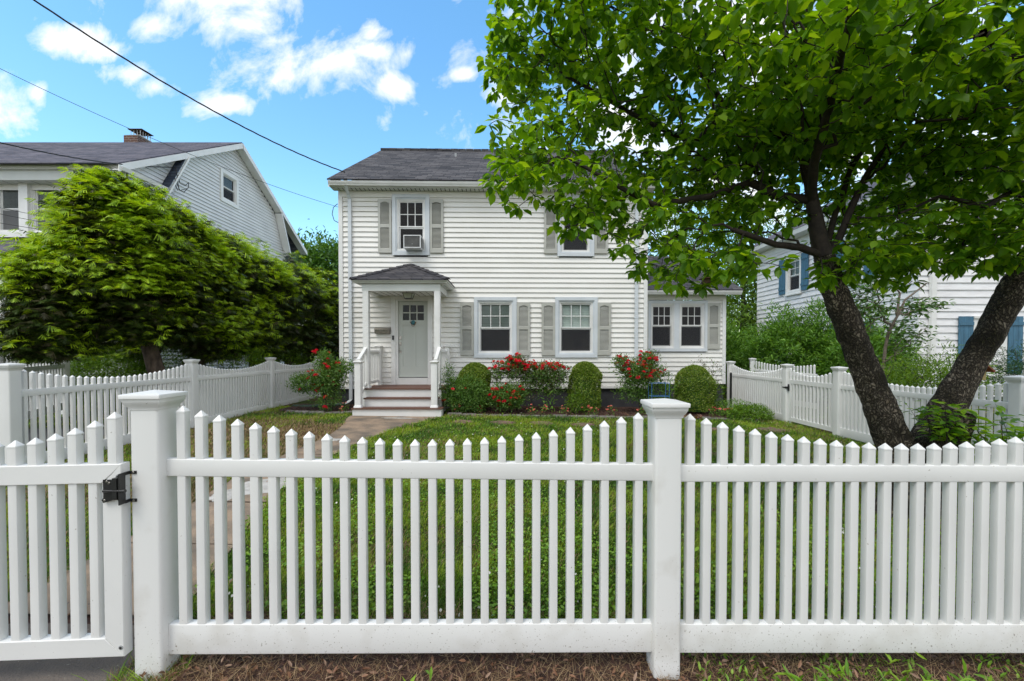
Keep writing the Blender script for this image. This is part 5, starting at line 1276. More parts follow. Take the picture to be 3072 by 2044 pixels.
# ---- hemlock row ---------------------------------------------------------------------
def hemlock(x, y, rx, ry, z0, z1, nspr, lab, trunk_r, trunk_x=None, ty=None, extra=(), L=.12, expn=(.75, .75, .68), strips=7, FR=-.06):
    t = thing('hemlock_tree', lab, 'tree', (x, y, gz(x, y)), 'row of hemlocks behind the left fence')
    tx = x if trunk_x is None else trunk_x
    ty = ty or y; path = [((tx, ty, gz(tx, ty)-.1), trunk_r*1.2), ((tx+.02, ty, 1.0), trunk_r), ((tx-.03, (y+ty)/2, 2.2), trunk_r*.8), ((x, y, 3.6), trunk_r*.5), ((x, y, z1-.5), .03)]
    bark_tube('trunk', path, M['bark_pale'], t, n=14, rough=.08, sub=5)
    # branch ends carry flat clumps of short sprays, lying in tiers
    ell = [((x, y, (z0+z1)/2), (rx, ry, (z1-z0)/2), nspr, expn)]+[((a, b, c), (d, e, f), q, (1, 1, 1)) for (a, b, c, d, e, f, q) in extra]
    P = []; O = []; TOP = []
    for (cc, aa, q, ee) in ell:
        cc = np.array(cc); aa = np.array(aa); per = 34; k = max(6, q//per)
        v = rdir(k); th = np.arctan2(v[:, 1], v[:, 0]); lump = 1+.10*np.sin(3*th+x*2)+.08*np.sin(5*th+4*v[:, 2]+y)+.07*np.sin(9*v[:, 2]+2*th)
        cen = cc+np.sign(v)*np.abs(v)**np.array(ee)*aa*(.80+.20*RNG.random((k, 1))**.5)*lump[:, None]
        cen[:, 2] = np.round(cen[:, 2]/.16+.3*np.sin(cen[:, 0]*3+cen[:, 1]*2))*.16+RNG.normal(size=k)*.02
        out = norm(v*np.array([1, 1, .1])+.001); ii = np.repeat(np.arange(k), per); m = len(ii)
        off = RNG.normal(size=(m, 3))*np.array([.15, .15, .035]); along = RNG.random(m)*.30
        p = cen[ii]+off-out[ii]*along[:, None]; p[:, 2] -= .28*np.maximum(0, ((p-cen[ii])*out[ii]).sum(1)+.05)
        P.append(p); O.append(norm(out[ii]+off*2.0)); TOP.append(((p-cen[ii])*out[ii]).sum(1))
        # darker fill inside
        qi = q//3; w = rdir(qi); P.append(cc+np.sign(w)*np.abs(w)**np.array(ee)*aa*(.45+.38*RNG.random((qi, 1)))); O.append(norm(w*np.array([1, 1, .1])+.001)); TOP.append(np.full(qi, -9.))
    P = np.concatenate(P); O = np.concatenate(O); TOP = np.concatenate(TOP)
    ok = (P[:, 2] > z0-.35) & (P[:, 0] < -6.25); P, O, TOP = P[ok], O[ok], TOP[ok]; n = len(P)
    up = norm(np.array([0, 0, 1.])+RNG.normal(size=(n, 3))*.30); O = norm(O-up*(O*up).sum(1, keepdims=True)+RNG.normal(size=(n, 3))*.25)
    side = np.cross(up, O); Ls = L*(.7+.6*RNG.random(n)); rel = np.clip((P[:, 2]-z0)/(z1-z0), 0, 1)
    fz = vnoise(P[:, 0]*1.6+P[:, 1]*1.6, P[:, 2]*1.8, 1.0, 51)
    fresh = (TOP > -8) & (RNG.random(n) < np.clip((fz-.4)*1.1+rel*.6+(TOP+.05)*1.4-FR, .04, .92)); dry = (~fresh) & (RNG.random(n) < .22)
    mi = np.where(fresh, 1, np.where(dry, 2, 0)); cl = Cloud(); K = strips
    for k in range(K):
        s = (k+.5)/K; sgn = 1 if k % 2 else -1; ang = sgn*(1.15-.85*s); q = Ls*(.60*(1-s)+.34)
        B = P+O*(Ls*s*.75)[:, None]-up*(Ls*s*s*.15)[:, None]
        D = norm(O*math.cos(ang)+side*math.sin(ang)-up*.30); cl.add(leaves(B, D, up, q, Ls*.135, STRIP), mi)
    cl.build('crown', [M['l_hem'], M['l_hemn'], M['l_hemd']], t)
    sd = seeds_from([('t', dense([(p, r*.5) for p, r in path[1:]], 5), None)])
    sel = P[RNG.random(n) < .06]; c_ = np.array([x, y, (z0+z1)/2]); sel = c_+(sel-c_)*.9
    nt = grow(sel, sd, bias=.15, jit=.10, sub=3, tip=.004, expo=2.4)
    twig_mesh('branches', nt, M['twig_grey'], t, n=4, rmax=.05)
hemlock(-7.45, 8.6, 1.2, 1.5, 1.75, 4.75, 19000, 'nearest and largest hemlock, bright new tips, arching over the corner post', .15, trunk_x=-7.75, ty=9.3,
        extra=((-8.1, 7.75, 2.55, .72, .8, 1.05, 8500), (-8.2, 7.4, 1.75, .5, .5, .38, 2200), (-7.3, 7.9, 4.3, .55, .6, .5, 2600), (-7.5, 8.0, 4.75, .25, .25, .3, 300)), expn=(1, .8, 1))
hemlock(-7.75, 10.6, 1.3, 1.3, 1.5, 4.6, 14000, 'second hemlock from the viewer, its thin trunk behind the left fence', .11, L=.13)
hemlock(-7.7, 12.6, 1.2, 1.3, 1.4, 4.5, 9000, 'third hemlock of the row, in the middle with dull green lower branches', .09, L=.15, strips=6, FR=.12)
hemlock(-7.7, 14.6, 1.2, 1.3, 1.2, 4.6, 6500, 'fourth hemlock of the row, near the back corner of the left fence', .12, L=.17, strips=6, FR=.15)
hemlock(-7.7, 16.8, 1.2, 1.4, .6, 4.7, 4200, 'fifth hemlock of the row, partly hidden by the white house', .1, L=.2, strips=6, FR=.15)
hemlock(-7.7, 19.2, 1.2, 1.5, .4, 4.8, 3000, 'farthest hemlock of the row, beside the house\'s left corner', .1, L=.22, strips=6)

# ---- generic leafy masses -----------------------------------------------------------------
def bush(name, lab, cat, c, ax, n, L, mleaf, wf=.6, shell=.5, group=None, stem=None, shape=OVAL, nstem=8, lumps=0, floor=True, droop=.4, up=.25, flowers=None, extra=(), smat='twig', nm=False):
    """foliage ellipsoid(s) with a stem network; leaves in small clusters"""
    gz0 = gz(c[0], c[1]); t = thing(name, lab, cat, (c[0], c[1], gz0), group)
    parts = [(c, ax, n)]+list(extra); P = []; V0 = []
    for (cc, aa, nn) in parts:
        v = rdir(nn); r = shell+(1-shell)*RNG.random((nn, 1))**.5
        if lumps: r = r*(1+lumps*np.sin(4*v[:, :1]*2+cc[0]*5)*np.sin(5*v[:, 2:]*1.7+2*v[:, 1:2]*2))
        P.append(np.array(cc)+v*np.array(aa)*r); V0.append(v)
    P = np.concatenate(P); V0 = np.concatenate(V0)
    if floor: ok = P[:, 2] > g(P[:, 0], P[:, 1])+.03; P = P[ok]; V0 = V0[ok]
    m = len(P); per = 3; Q = np.repeat(P, per, 0)+RNG.normal(size=(m*per, 3))*L[1]*.5; O = np.repeat(V0, per, 0)
    D = norm(O*.7+RNG.normal(size=(m*per, 3))*.6+np.array([0, 0, up-droop*.3])); Nn = norm(O*.5+np.array([0, 0, .7])+RNG.normal(size=(m*per, 3))*.35)
    LL = L[0]+(L[1]-L[0])*RNG.random(m*per); cl = Cloud()
    ms = mleaf if isinstance(mleaf, list) else [mleaf]
    mi = (RNG.random(m*per) < (.35 if len(ms) > 1 else 0)).astype(int)
    cl.add(leaves(Q, D, Nn, LL, LL*wf, shape), mi); cl.build('foliage', ms, t)
    if nstem:
        S = []
        for i in range(4):
            a = random.uniform(0, 6.28); b0 = np.array([c[0]+.05*math.cos(a), c[1]+.05*math.sin(a), gz0])
            S.append((b0, -1, .008)); S.append((b0+np.array([math.cos(a)*ax[0]*.25, math.sin(a)*ax[1]*.25, max(.1, (c[2]-gz0)*.6)]), len(S)-1, .006))
        sel = P[RNG.choice(m, min(m, nstem*14), replace=False)]
        nt = grow(sel, S, bias=.3, jit=.12, sub=3, tip=.0022*max(1, ax[0]/.5), expo=2.3); twig_mesh('stems', nt, M[smat], t, n=4)
    if flowers:
        nf, size, fm, sel_fn, yfront = flowers
        cand = np.where(sel_fn(P))[0] if sel_fn else np.arange(m)
        fl = RNG.choice(cand, min(nf, len(cand)), replace=False); proto = {}
        for q, j in enumerate(fl):
            s = size*random.uniform(.75, 1.25); ob = make_bloom(fm, t, q % 3)
            o = bpy.data.objects.new('flower', ob); COL.objects.link(o); o.parent = t
            wp = P[j]+V0[j]*.03+np.array([0, -.02, .02]); o.location = Vector(wp)-Vector(t.location); o.scale = (s, s, s)
            o.rotation_euler = (random.uniform(-.5, .9), random.uniform(-.6, .6), random.uniform(0, 6))
    return t
BLOOM = {}
def make_bloom(fm, t, k):
    key = (fm, k)
    if key in BLOOM: return BLOOM[key]
    V = []; n = 0; cl = Cloud(); rows = ((6, .45, .9, .1), (6, .40, .55, .18), (5, .30, .15, .25)) if fm == 'l_red' else ((5, .5, .6, 0), (4, .4, .3, .1))
    for (cnt, L, tilt, z) in rows:
        a = np.arange(cnt)*2*math.pi/cnt+random.random()*3; D = np.stack([np.cos(a)*tilt*1.2, np.sin(a)*tilt*1.2, np.full(cnt, 1.1-tilt)], 1)
        Nn = np.stack([-np.cos(a)*.6, -np.sin(a)*.6, np.full(cnt, .8)], 1); P = np.stack([np.cos(a)*.08, np.sin(a)*.08, np.full(cnt, z*.5)], 1)
        cl.add(leaves(P, D, Nn, L*1.1, L*2.1, OVAL))
    me = bpy.data.meshes.new('flower'); V = np.concatenate(cl.V); Fq = np.concatenate(cl.F); me.from_pydata(V.tolist(), [], Fq.tolist()); me.materials.append(M[fm]); BLOOM[key] = me; return me

# clipped box bushes
def boxwood(px, pt, pb, w, Y, lab, ball=False):
    c = at(px, (pt+pb)/2, Y); X = c.x; top = at(px, pt, Y).z; g0 = gz(X, Y); rx = w/2/F*Y
    t = thing('boxwood', lab, 'bush', (X, Y, g0), 'clipped box bushes along the house'); n = 17000
    h = top-g0; body = h-rx
    # points over a capsule-like surface
    v = rdir(n); k = RNG.random(n)
    z = np.where(v[:, 2] > 0, g0+body+v[:, 2]*rx*1.05, g0+.12+(body-.12)*k) if not ball else g0+h*.5+v[:, 2]*h*.5
    hr = np.sqrt(np.maximum(1-np.maximum(v[:, 2], 0)**2, 0)) if not ball else np.sqrt(1-v[:, 2]**2)**.75
    a = np.arctan2(v[:, 1], v[:, 0]); taper = 1-.16*np.clip((g0+body*.6-z)/h, 0, 1)*1.5
    r = rx*(.97+.05*np.sin(3*a+z*7+X)+.03*np.sin(7*a-z*11)+.16*(vnoise(a*2.2+X*3, z*6, 1.0, 61)-.5))*(.86+.15*RNG.random(n))*taper+(RNG.random(n) < .012)*.05
    P = np.stack([X+np.cos(a)*hr*r, Y+np.sin(a)*hr*r, z], 1); O = norm(np.stack([np.cos(a)*hr, np.sin(a)*hr, np.maximum(v[:, 2], 0)], 1)+.01)
    D = norm(O+RNG.normal(size=(n, 3))*.7); Nn = norm(O+RNG.normal(size=(n, 3))*.5); L = .028+.018*RNG.random(n)
    cl = Cloud(); cl.add(leaves(P, D, Nn, L, L*.9, DIAM)); cl.build('foliage', [M['l_box']], t)
    mb = MB(); rings = []
    for i in range(9):
        zz = g0+.10+(h-.16)*i/8; rr = rx*.72*(math.sqrt(max(0, 1-max(0, (zz-g0-body)/(rx*1.02))**2)) if not ball else max(.05, math.sqrt(max(0, 1-((zz-g0-h/2)/(h/2))**2)))**.8)
        rings.append([(X+rr*math.cos(2*math.pi*j/16), Y+rr*math.sin(2*math.pi*j/16), zz) for j in range(16)])
    mb.loops(rings); mb.build('branch_core', M['l_jun'], t)
boxwood(1424, 1093, 1235, 100, 10.75, 'rounded box bush behind the wild rose, first right of the porch steps')
boxwood(1755, 1090, 1236, 96, 10.75, 'tall rounded box bush under the right-hand ground floor window')
boxwood(2082, 1101, 1232, 112, 10.6, 'barrel-shaped box bush before the double window of the extension')

grp = 'red rose bushes in the flower beds'
yb = 10.4
rtop = lambda z: (lambda P: P[:, 2] > z)
c = at(1000, 1135, yb)
bush('rose_bush', 'red rose bush left of the porch steps, against the white side fence', 'rose bush', (c.x, 10.2, .95), (.36, .36, .38), 1100, (.045, .075), M['l_rose'], shell=.25, group=grp, nstem=9, lumps=.3,
     flowers=(46, .11, 'l_red', None, 0), extra=(((c.x-.55, 10.2, .80), (.38, .32, .22), 620), ((c.x-.15, 10.2, 1.35), (.22, .22, .22), 260), ((c.x+.35, 10.1, 1.18), (.28, .22, .16), 240), ((c.x-.05, 10.15, .45), (.35, .3, .28), 240)))
bush('rose_bush', 'leafy rose bush almost without flowers, hiding the lower half of the first box bush', 'rose bush', (at(1400, 1180, 10.2).x, 10.15, .52), (.62, .32, .42), 2400, (.042, .07), M['l_rose'], shell=.2, group=grp, nstem=10, lumps=.2, flowers=(8, .07, 'l_red', None, 0),
     extra=(((at(1345, 1130, 10.1).x, 10.1, .95), (.14, .12, .35), 160),))
bush('rose_bush', 'wide two-headed red rose bush with dry leaves in the middle, between two box bushes', 'rose bush', (at(1545, 1110, 10.5).x, 10.5, 1.12), (.42, .25, .24), 900, (.042, .07), [M['l_rose'], M['l_rosed']], shell=.2, group=grp, nstem=14, lumps=.3,
     flowers=(110, .105, 'l_red', lambda P: (P[:, 2] > 1.08) & (P[:, 1] < 10.6), 0), extra=(((at(1550, 1090, 10.5).x, 10.45, 1.30), (.22, .2, .14), 300), ((at(1655, 1130, 10.4).x, 10.45, 1.02), (.45, .25, .26), 1100), ((at(1650, 1180, 10.4).x, 10.45, .7), (.4, .25, .22), 450), ((at(1600, 1130, 10.45).x, 10.45, .98), (.35, .22, .30), 700), ((at(1570, 1185, 10.4).x, 10.4, .6), (.4, .2, .25), 350), ((at(1490, 1130, 10.5).x, 10.5, 1.05), (.2, .2, .25), 240)))
bush('rose_bush', 'low rose bush with large red blooms in front of the dry-leaved rose', 'rose bush', (at(1520, 1200, 10.1).x, 10.1, .48), (.42, .25, .30), 1200, (.045, .075), M['l_rose'], shell=.2, group=grp, nstem=8, lumps=.2, flowers=(26, .105, 'l_red', lambda P: P[:, 1] < 10.15, 0))
bush('rose_bush', 'tall red rose bush at the right corner of the main house, beside the blue wire', 'rose bush', (at(1925, 1120, 10.4).x, 10.4, 1.02), (.58, .34, .28), 1500, (.045, .075), M['l_rose'], shell=.2, group=grp, nstem=12, lumps=.35,
     flowers=(85, .105, 'l_red', lambda P: P[:, 2] > .9, 0), extra=(((at(1945, 1080, 10.4).x, 10.4, 1.38), (.22, .2, .14), 260), ((at(1865, 1085, 10.4).x, 10.4, 1.30), (.2, .2, .14), 200), ((at(1900, 1180, 10.4).x, 10.4, .62), (.42, .25, .3), 420)))
bush('dried_vine', 'straggly half-dead climber behind the barrel-shaped box bush', 'vine', (at(2120, 1130, 11.3).x, 11.5, 1.0), (.55, .25, .42), 110, (.042, .07), [M['l_rosed'], M['l_rose']], shell=.3, nstem=7, smat='twig_grey')

# coral geraniums
spots = [(1368,1232),(1430,1232),(1030,1243),(1598,1232),(1632,1237),(1690,1232),(1760,1232),(1782,1230),(1836,1231),(1925,1238),(2142,1228),(2168,1232),(2190,1236)]
near = ['left of the porch steps','right beside the steps','under the leafy rose','in front of the two-headed rose','under the milkweed stem','beside the light green shrub','in front of the tall box bush','right of the tall box bush','on bare mulch past the tall box bush','under the tall corner rose','right of the barrel-shaped box bush','beside the purple lilies','left of the groundcover mound']
order = {0:1,1:2,2:0,3:3,4:4,5:5,6:6,7:7,8:8,9:9,10:10,11:11,12:12}
for i, (px, py) in enumerate(spots):
    X = (px-1536)/F*10.0
    bush('geranium', 'small coral-flowered bedding plant '+near[order[i]], 'flower', (X, 10.02, gz(X, 10)+.12), (.10, .08, .10), 26, (.03, .05), M['l_shrub'], shell=.2, group='small coral flowers at the bed edge', nstem=0, flowers=(5, .055, 'l_cor', lambda P: P[:, 2] > gz(0, 10)+.08, 0))
# upright plants
def spikes(name, lab, cat, X, Y, n, h, w, m, lean=.35, group=None, broad=1.0):
    t = thing(name, lab, cat, (X, Y, gz(X, Y)), group); cl = Cloud(); P = np.array([X, Y, gz(X, Y)])+RNG.normal(size=(n, 3))*np.array([.07, .05, 0]); 
    a = RNG.random(n)*6.28; D = norm(np.stack([np.cos(a)*lean, np.sin(a)*lean*.6, np.ones(n)], 1)); hh = h*(.6+.4*RNG.random(n)); prev = P; seg = 4
    side = norm(np.cross(D, np.stack([np.cos(a), np.sin(a), 0*a], 1)))
    rows = []
    for k in range(seg+1):
        s = k/seg; q = P+D*(hh*s)[:, None]+np.stack([np.cos(a), np.sin(a), -.5+0*a], 1)*(hh*lean*s*s*.7)[:, None]; ww = w*(math.sin(math.pi*min(1, .25+s*.75)) if broad > 1 else (1-s*.92))
        rows.append(q-side*ww/2); rows.append(q+side*ww/2)
    V = np.stack(rows, 1).reshape(-1, 3); f = []
    for k in range(seg): f += [(2*k, 2*k+1, 2*k+3), (2*k, 2*k+3, 2*k+2)]
    Fq = (np.arange(n)[:, None, None]*(2*seg+2)+np.array(f)[None]).reshape(-1, 3)
    np_mesh('blades', V, Fq, [M[m]], None, t); return t
def X_(px, Y): return (px-1536)/F*Y
spikes('iris', 'dark green iris fan rising from the groundcover near the right fence', 'iris', X_(2262, 9.9), 9.9, 16, .42, .03, 'l_iris', .3)
spikes('iris', 'thin iris tuft left of the groundcover mound by the right fence', 'iris', X_(2212, 9.7), 9.7, 10, .30, .022, 'l_iris', .35)
spikes('lily', 'purple-leaved plant between the front fence cap and the barrel box bush, leaning right', 'lily', X_(2078, 9.6), 9.65, 9, .26, .06, 'l_lily', .8, broad=2)
spikes('lily', 'small purple-leaved plant right of the barrel box bush', 'lily', X_(2112, 9.6), 9.65, 6, .22, .05, 'l_lily', .6, broad=2)
spikes('lily', 'reddish dry stalks in the mulch before the tall corner rose', 'lily', X_(1895, 9.9), 9.9, 9, .24, .02, 'l_lily', 1.0)
spikes('daylily', 'green grassy tuft at the foot of the left rose bush', 'daylily', X_(985, 10.0), 10.0, 12, .3, .02, 'l_iris', .8)
bush('milkweed', 'single upright broad-leaved stem on dark foundation between the roses', 'plant', (X_(1645, 10.3), 10.3, .40), (.10, .08, .26), 16, (.09, .14), M['l_shrub'], wf=.5, shell=.1, nstem=1)
bush('shrub', 'light green shrub with bare sticks before the tall box bush', 'shrub', (X_(1728, 10.2), 10.15, .32), (.24, .18, .24), 150, (.05, .09), M['l_lime'], wf=.55, shell=.2, nstem=3, smat='twig_grey', extra=(((X_(1735, 10.2), 10.1, .62), (.16, .1, .22), 24),))
for px, z, lab in ((1948, .55, 'green peony-like plant left of the blue wire hoops'), (1998, .55, 'green leafy plant inside the blue wire hoops')):
    bush('perennial', lab, 'plant', (X_(px, 10.5), 10.5, z), (.26, .16, .26), 60, (.10, .16), M['l_shrub'], wf=.32, shell=.2, nstem=2, group='leafy plants by the corner')
bush('perennial', 'tall pale green stalk between the barrel box bush and the black pole', 'plant', (X_(2150, 10.4), 10.4, .48), (.12, .10, .38), 60, (.07, .11), M['l_lime'], wf=.4, shell=.2, nstem=2, group='leafy plants by the corner')
bush('groundcover', 'low light green mound of groundcover at the foot of the right fence', 'groundcover', (X_(2255, 9.6), 9.65, .10), (.50, .30, .24), 1500, (.035, .06), M['l_yew'], shell=.5, nstem=0)
bush('groundcover', 'mixed green foliage clump between the purple lilies and the black pole', 'groundcover', (X_(2195, 10.3), 10.25, .18), (.45, .25, .24), 500, (.03, .05), M['l_shrub'], shell=.3, nstem=0)
# blue wire plant support
bw = thing('plant_support', 'bright blue square wire plant support between the corner rose and barrel bush', 'plant support', (X_(1978, 10.6), 10.1, 0))
x0, x1 = X_(1951, 10.1), X_(2003, 10.1); zt, zb_ = at(1975, 1149, 10.1).z, at(1975, 1188, 10.1).z
for (z, nm) in ((zt, 'hoop'), (zb_, 'hoop')): mb = MB(); mb.tube([(x0, 9.98, z), (x1, 9.98, z), (x1, 10.22, z), (x0, 10.22, z), (x0, 9.98, z)], .0055, 5); mb.build(nm, M['bluewire'], bw)
for (x, y) in ((x0, 9.98), (x1, 9.98), (x1, 10.22), (x0, 10.22)): mb = MB(); mb.tube([(x, y, 0), (x, y, zt)], .005, 5); mb.build('leg', M['bluewire'], bw)
# drain pipe from the downspout
mb = MB(); pth = [(-4.35+.0, 11.05, .17), (-4.75, 10.75, .16), (-5.3, 10.75, .14), (-5.6, 10.9, .13)]; pp = dense([(p, .055) for p in pth], 14); mb.tube([p for p, r in pp], [.055+.006*(i % 2) for i in range(len(pp))], 10); tag(mb.build('drain_pipe', M['greenpipe']), 'ribbed dark green drain pipe lying behind the left rose bush', 'pipe')

# neighbour shrubs and background trees
bush('yew_shrub', 'bright yellow-green yew under the first hemlock, behind the left fence', 'shrub', (-9.3, 9.9, .95), (1.05, .55, .80), 6500, (.045, .075), M['l_yew'], wf=.5, shell=.5, nstem=0, lumps=.15, extra=(((-9.3, 10.9, 1.2), (1.2, .7, .8), 2200), ((-6.95, 11.2, .9), (.7, .6, .8), 1200), ((-6.95, 13.2, .9), (.5, .9, .8), 900)))
bush('shrub', 'tall dense green shrub behind the right gate, before the clapboard house', 'shrub', (9.1, 14.0, 1.35), (1.5, .9, 1.25), 7500, (.10, .17), M['l_shrub'], wf=.42, shell=.45, nstem=6, lumps=.3, group='shrubs along the clapboard house', extra=(((10.3, 12.6, 1.15), (1.1, .9, 1.1), 6000), ((9.7, 13.4, 2.4), (.5, .4, .7), 500), ((8.7, 14.0, 2.5), (.35, .4, .6), 160), ((10.6, 12.6, 2.3), (.3, .3, .75), 170)))
bush('shrub', 'loose green shrub beside the extension\'s right corner, left of the taller shrub', 'shrub', (7.6, 15.6, 1.3), (1.3, .9, 1.2), 4500, (.10, .17), M['l_shrub'], wf=.42, shell=.45, nstem=4, lumps=.3, group='shrubs along the clapboard house')
bush('shrub', 'thin twiggy shrub with small leaves in front of the clapboard wall, between the dogwood trunks', 'shrub', (8.3, 8.5, .9), (1.1, .7, .55), 2400, (.05, .08), M['l_lime'], wf=.5, shell=.2, nstem=9, lumps=.3, group='shrubs along the clapboard house', extra=(((9.3, 9.0, 1.1), (.8, .5, .6), 420), ((7.2, 8.4, .8), (.6, .5, .5), 300)))
# sapling between the trunks
sp_ = thing('sapling', 'thin young tree with heart-shaped leaves against the clapboard wall, behind the left trunk', 'tree', (8.9, 10.0, 0))
b0 = at(2650, 1120, 10); pts = [(tuple(at(2640, 1180, 10)), .04), (tuple(at(2665, 1000, 10)), .03), (tuple(at(2715, 900, 10)), .022), (tuple(at(2780, 850, 10)), .015)]
pts2 = [(tuple(at(2690, 940, 10)), .03), (tuple(at(2700, 880, 10)), .02), (tuple(at(2675, 850, 10)), .012)]
S = seeds_from([('a', dense(pts, 4), None), ('b', dense(pts2, 3), ('a', 6))])
tg = np.concatenate([np.array(at(px, py, 10))+rdir(n)*np.array([rx, .5, rz])*RNG.random((n, 1))**.5 for px, py, rx, rz, n in ((2720,1000,.5,.5,70),(2600,920,.5,.35,70),(2770,920,.35,.25,60),(2620,860,.55,.3,60),(2700,1080,.4,.3,30),(2580,980,.3,.3,30))])
nt = grow(tg, S, bias=.3, jit=.12, sub=3, tip=.004); twig_mesh('trunk', nt, M['twig_grey'], sp_, n=6)
cl = Cloud(); cluster_leaves(cl, tg, 5, .09, .13, .95, spread=.10); cl.build('crown', [M['l_lilac']], sp_)
bush('juniper', 'feathery dark juniper behind the far right fence post', 'shrub', (11.2, 9.0, 1.2), (.9, .7, .55), 1300, (.05, .1), M['l_jun'], wf=.2, shell=.3, nstem=2, extra=(((10.5, 8.8, .9), (.9, .6, .45), 800),))

def tree(lab, c, ax, n, L, m, trunk=.25, extra=(), group='trees behind the houses', shell=.35):
    gz0 = 0; t = thing('tree', lab, 'tree', (c[0], c[1], 0), group)
    mb = MB(); mb.tube([(c[0], c[1], -.2), (c[0]+.1, c[1], c[2]*.5), (c[0], c[1], c[2])], [trunk, trunk*.8, trunk*.4], 10); mb.build('trunk', M['twig'], t)
    P = []
    for (cc, aa, nn) in [(c, ax, n)]+list(extra):
        # clumps: leaves gather round clump centres
        k = max(8, nn//45); v = rdir(k)*(shell+(1-shell)*RNG.random((k, 1))**.6); cen = np.array(cc)+v*np.array(aa)
        q = cen[RNG.integers(0, k, nn)]+RNG.normal(size=(nn, 3))*np.array(aa)*.12; P.append(q)
    P = np.concatenate(P); m_ = len(P); O = norm(P-np.array(c)); D = norm(O*.5+RNG.normal(size=(m_, 3))*.6+np.array([0, 0, -.2])); Nn = norm(np.array([0, 0, .8])+O*.4+RNG.normal(size=(m_, 3))*.4)
    LL = L[0]+(L[1]-L[0])*RNG.random(m_); cl = Cloud(); cl.add(leaves(P, D, Nn, LL, LL*.7, DIAM)); cl.build('crown', [m], t)
    S = [(np.array([c[0], c[1], c[2]*.5]), -1, trunk*.6), (np.array([c[0], c[1], c[2]]), 0, trunk*.4)]
    nt = grow(P[RNG.choice(m_, 160, replace=False)], S, bias=.3, jit=.1, sub=3, tip=.015); twig_mesh('limbs', nt, M['twig'], t, n=4)
tree('distant maple rising between the hemlock row and the white house', (at(955, 760, 30).x, 30, 5.5), (3.2, 3, 4.0), 17000, (.26, .42), M['l_maple'])
tree('yellow-green tree behind the extension roof, left of the clapboard house', (at(2230, 800, 24).x, 24, 5.0), (3.2, 3.0, 4.6), 11000, (.16, .28), M['l_lime'], extra=(((at(2200, 1000, 22).x, 22, 2.0), (2.5, 2, 2.2), 4000),))
tree('large yellow-green tree behind the main house, seen through the dogwood', (at(2050, 480, 26).x, 28, 7.0), (5.0, 3.5, 6.0), 11000, (.2, .36), M['l_lime'])
tree('tall tree behind the clapboard house roof', (at(2850, 560, 27).x, 30, 9.5), (7.0, 4, 5.0), 9000, (.25, .4), M['l_maple'])
tree('dark green tree filling the gap between the extension and the clapboard house', (at(2240, 950, 34).x, 34, 4.0), (4.5, 3, 5.0), 7000, (.25, .4), M['l_maple'])

# ---- bird houses ------------------------------------------------------------------------------
bh = thing('birdhouse', 'small yellow birdhouse with orange roof hanging on the right dogwood trunk', 'birdhouse', tuple(at(2922, 1118, 4.35)))
c = at(2917, 1116, 4.4); w = .075
mb = MB(); mb.loops([[(c.x-w, y, c.z-.08), (c.x+w, y, c.z-.08), (c.x+w, y, c.z+.02), (c.x, y, c.z+.09), (c.x-w, y, c.z+.02)] for y in (c.y-.06, c.y+.06)]); mb.build('box', M['wood_y'], bh, smooth=False)
for s in (-1, 1): mb = MB(); mb.loops([[(c.x, y, c.z+.10), (c.x, y, c.z+.115), (c.x+s*(w+.05), y, c.z+.015), (c.x+s*(w+.05), y, c.z+.0)] for y in (c.y-.10, c.y+.09)]); mb.build('roof', M['wood_r'], bh, smooth=False)
mb = MB(); disc(mb, (c.x, c.y-.06, c.z), .02, .002); mb.build('hole', M['black'], bh)
mb = MB(); mb.tube([(c.x, c.y, c.z+.1), (c.x+.01, c.y, c.z+.3)], .003, 4); mb.build('cord', M['black'], bh)
b2 = thing('birdhouse', 'small brown wooden birdhouse hanging in the leaves before the extension roof', 'birdhouse', tuple(at(2118, 850, 3.9)))
c = at(2118, 848, 3.9); w = .024
mb = MB(); mb.loops([[(c.x-w, y, c.z-.04), (c.x+w, y, c.z-.036), (c.x+w, y, c.z+.035), (c.x-w, y, c.z+.03)] for y in (c.y-.035, c.y+.035)]); mb.build('box', M['wood_b'], b2, smooth=False)
mb = MB(); mb.loops([[(c.x-w-.02, y, c.z+.03), (c.x+w+.02, y, c.z+.036), (c.x+w+.02, y, c.z+.044), (c.x-w-.02, y, c.z+.038)] for y in (c.y-.05, c.y+.05)]); mb.build('roof', M['wood_b'], b2, smooth=False)
mb = MB(); mb.tube([(c.x, c.y, c.z+.04), (c.x, c.y, c.z+.25)], .0025, 4); mb.build('cord', M['black'], b2)

# ---- cables ---------------------------------------------------------------------------------------
def cable(lab, a, b, sag, r, twist=False, grp=None):
    n = 90; pts = []
    for i in range(n+1):
        t = i/n; p = Vector(a).lerp(Vector(b), t); p.z -= sag*4*t*(1-t); pts.append(p)
    mb = MB()
    if twist:
        for ph in (0, 2.1, 4.2):
            q = []; 
            for i in range(n*5+1):
                t = i/(n*5); p = Vector(a).lerp(Vector(b), t); p.z -= sag*4*t*(1-t); an = t*(Vector(b)-Vector(a)).length*7+ph
                q.append(p+Vector((0, math.cos(an), math.sin(an)))*r*.9)
            mb.tube(q, r*.7, 5)
    else: mb.tube(pts, r, 6)
    tag(mb.build('cable', M['wire']), lab, 'cable', grp)
cg = 'overhead cables across the sky'
pa = at(1035, 517, 11.2); cable('thick twisted black cable sagging across the sky to the white house\'s left eave', tuple(at(-330, -300, 5.5)), tuple(pa), .35, .0105, True, cg)
cable('thin cable crossing in front of the gambrel roof down to the white house wall', tuple(at(-520, -60, 7.0)), tuple(at(1016, 622, 11.33)), .30, .005, False, cg)
cable('twisted cable running in front of the left roof to the gambrel house gable', tuple(at(-520, 285, 6.5)), tuple(at(528, 502, 13.8)), .28, .0095, True, cg)
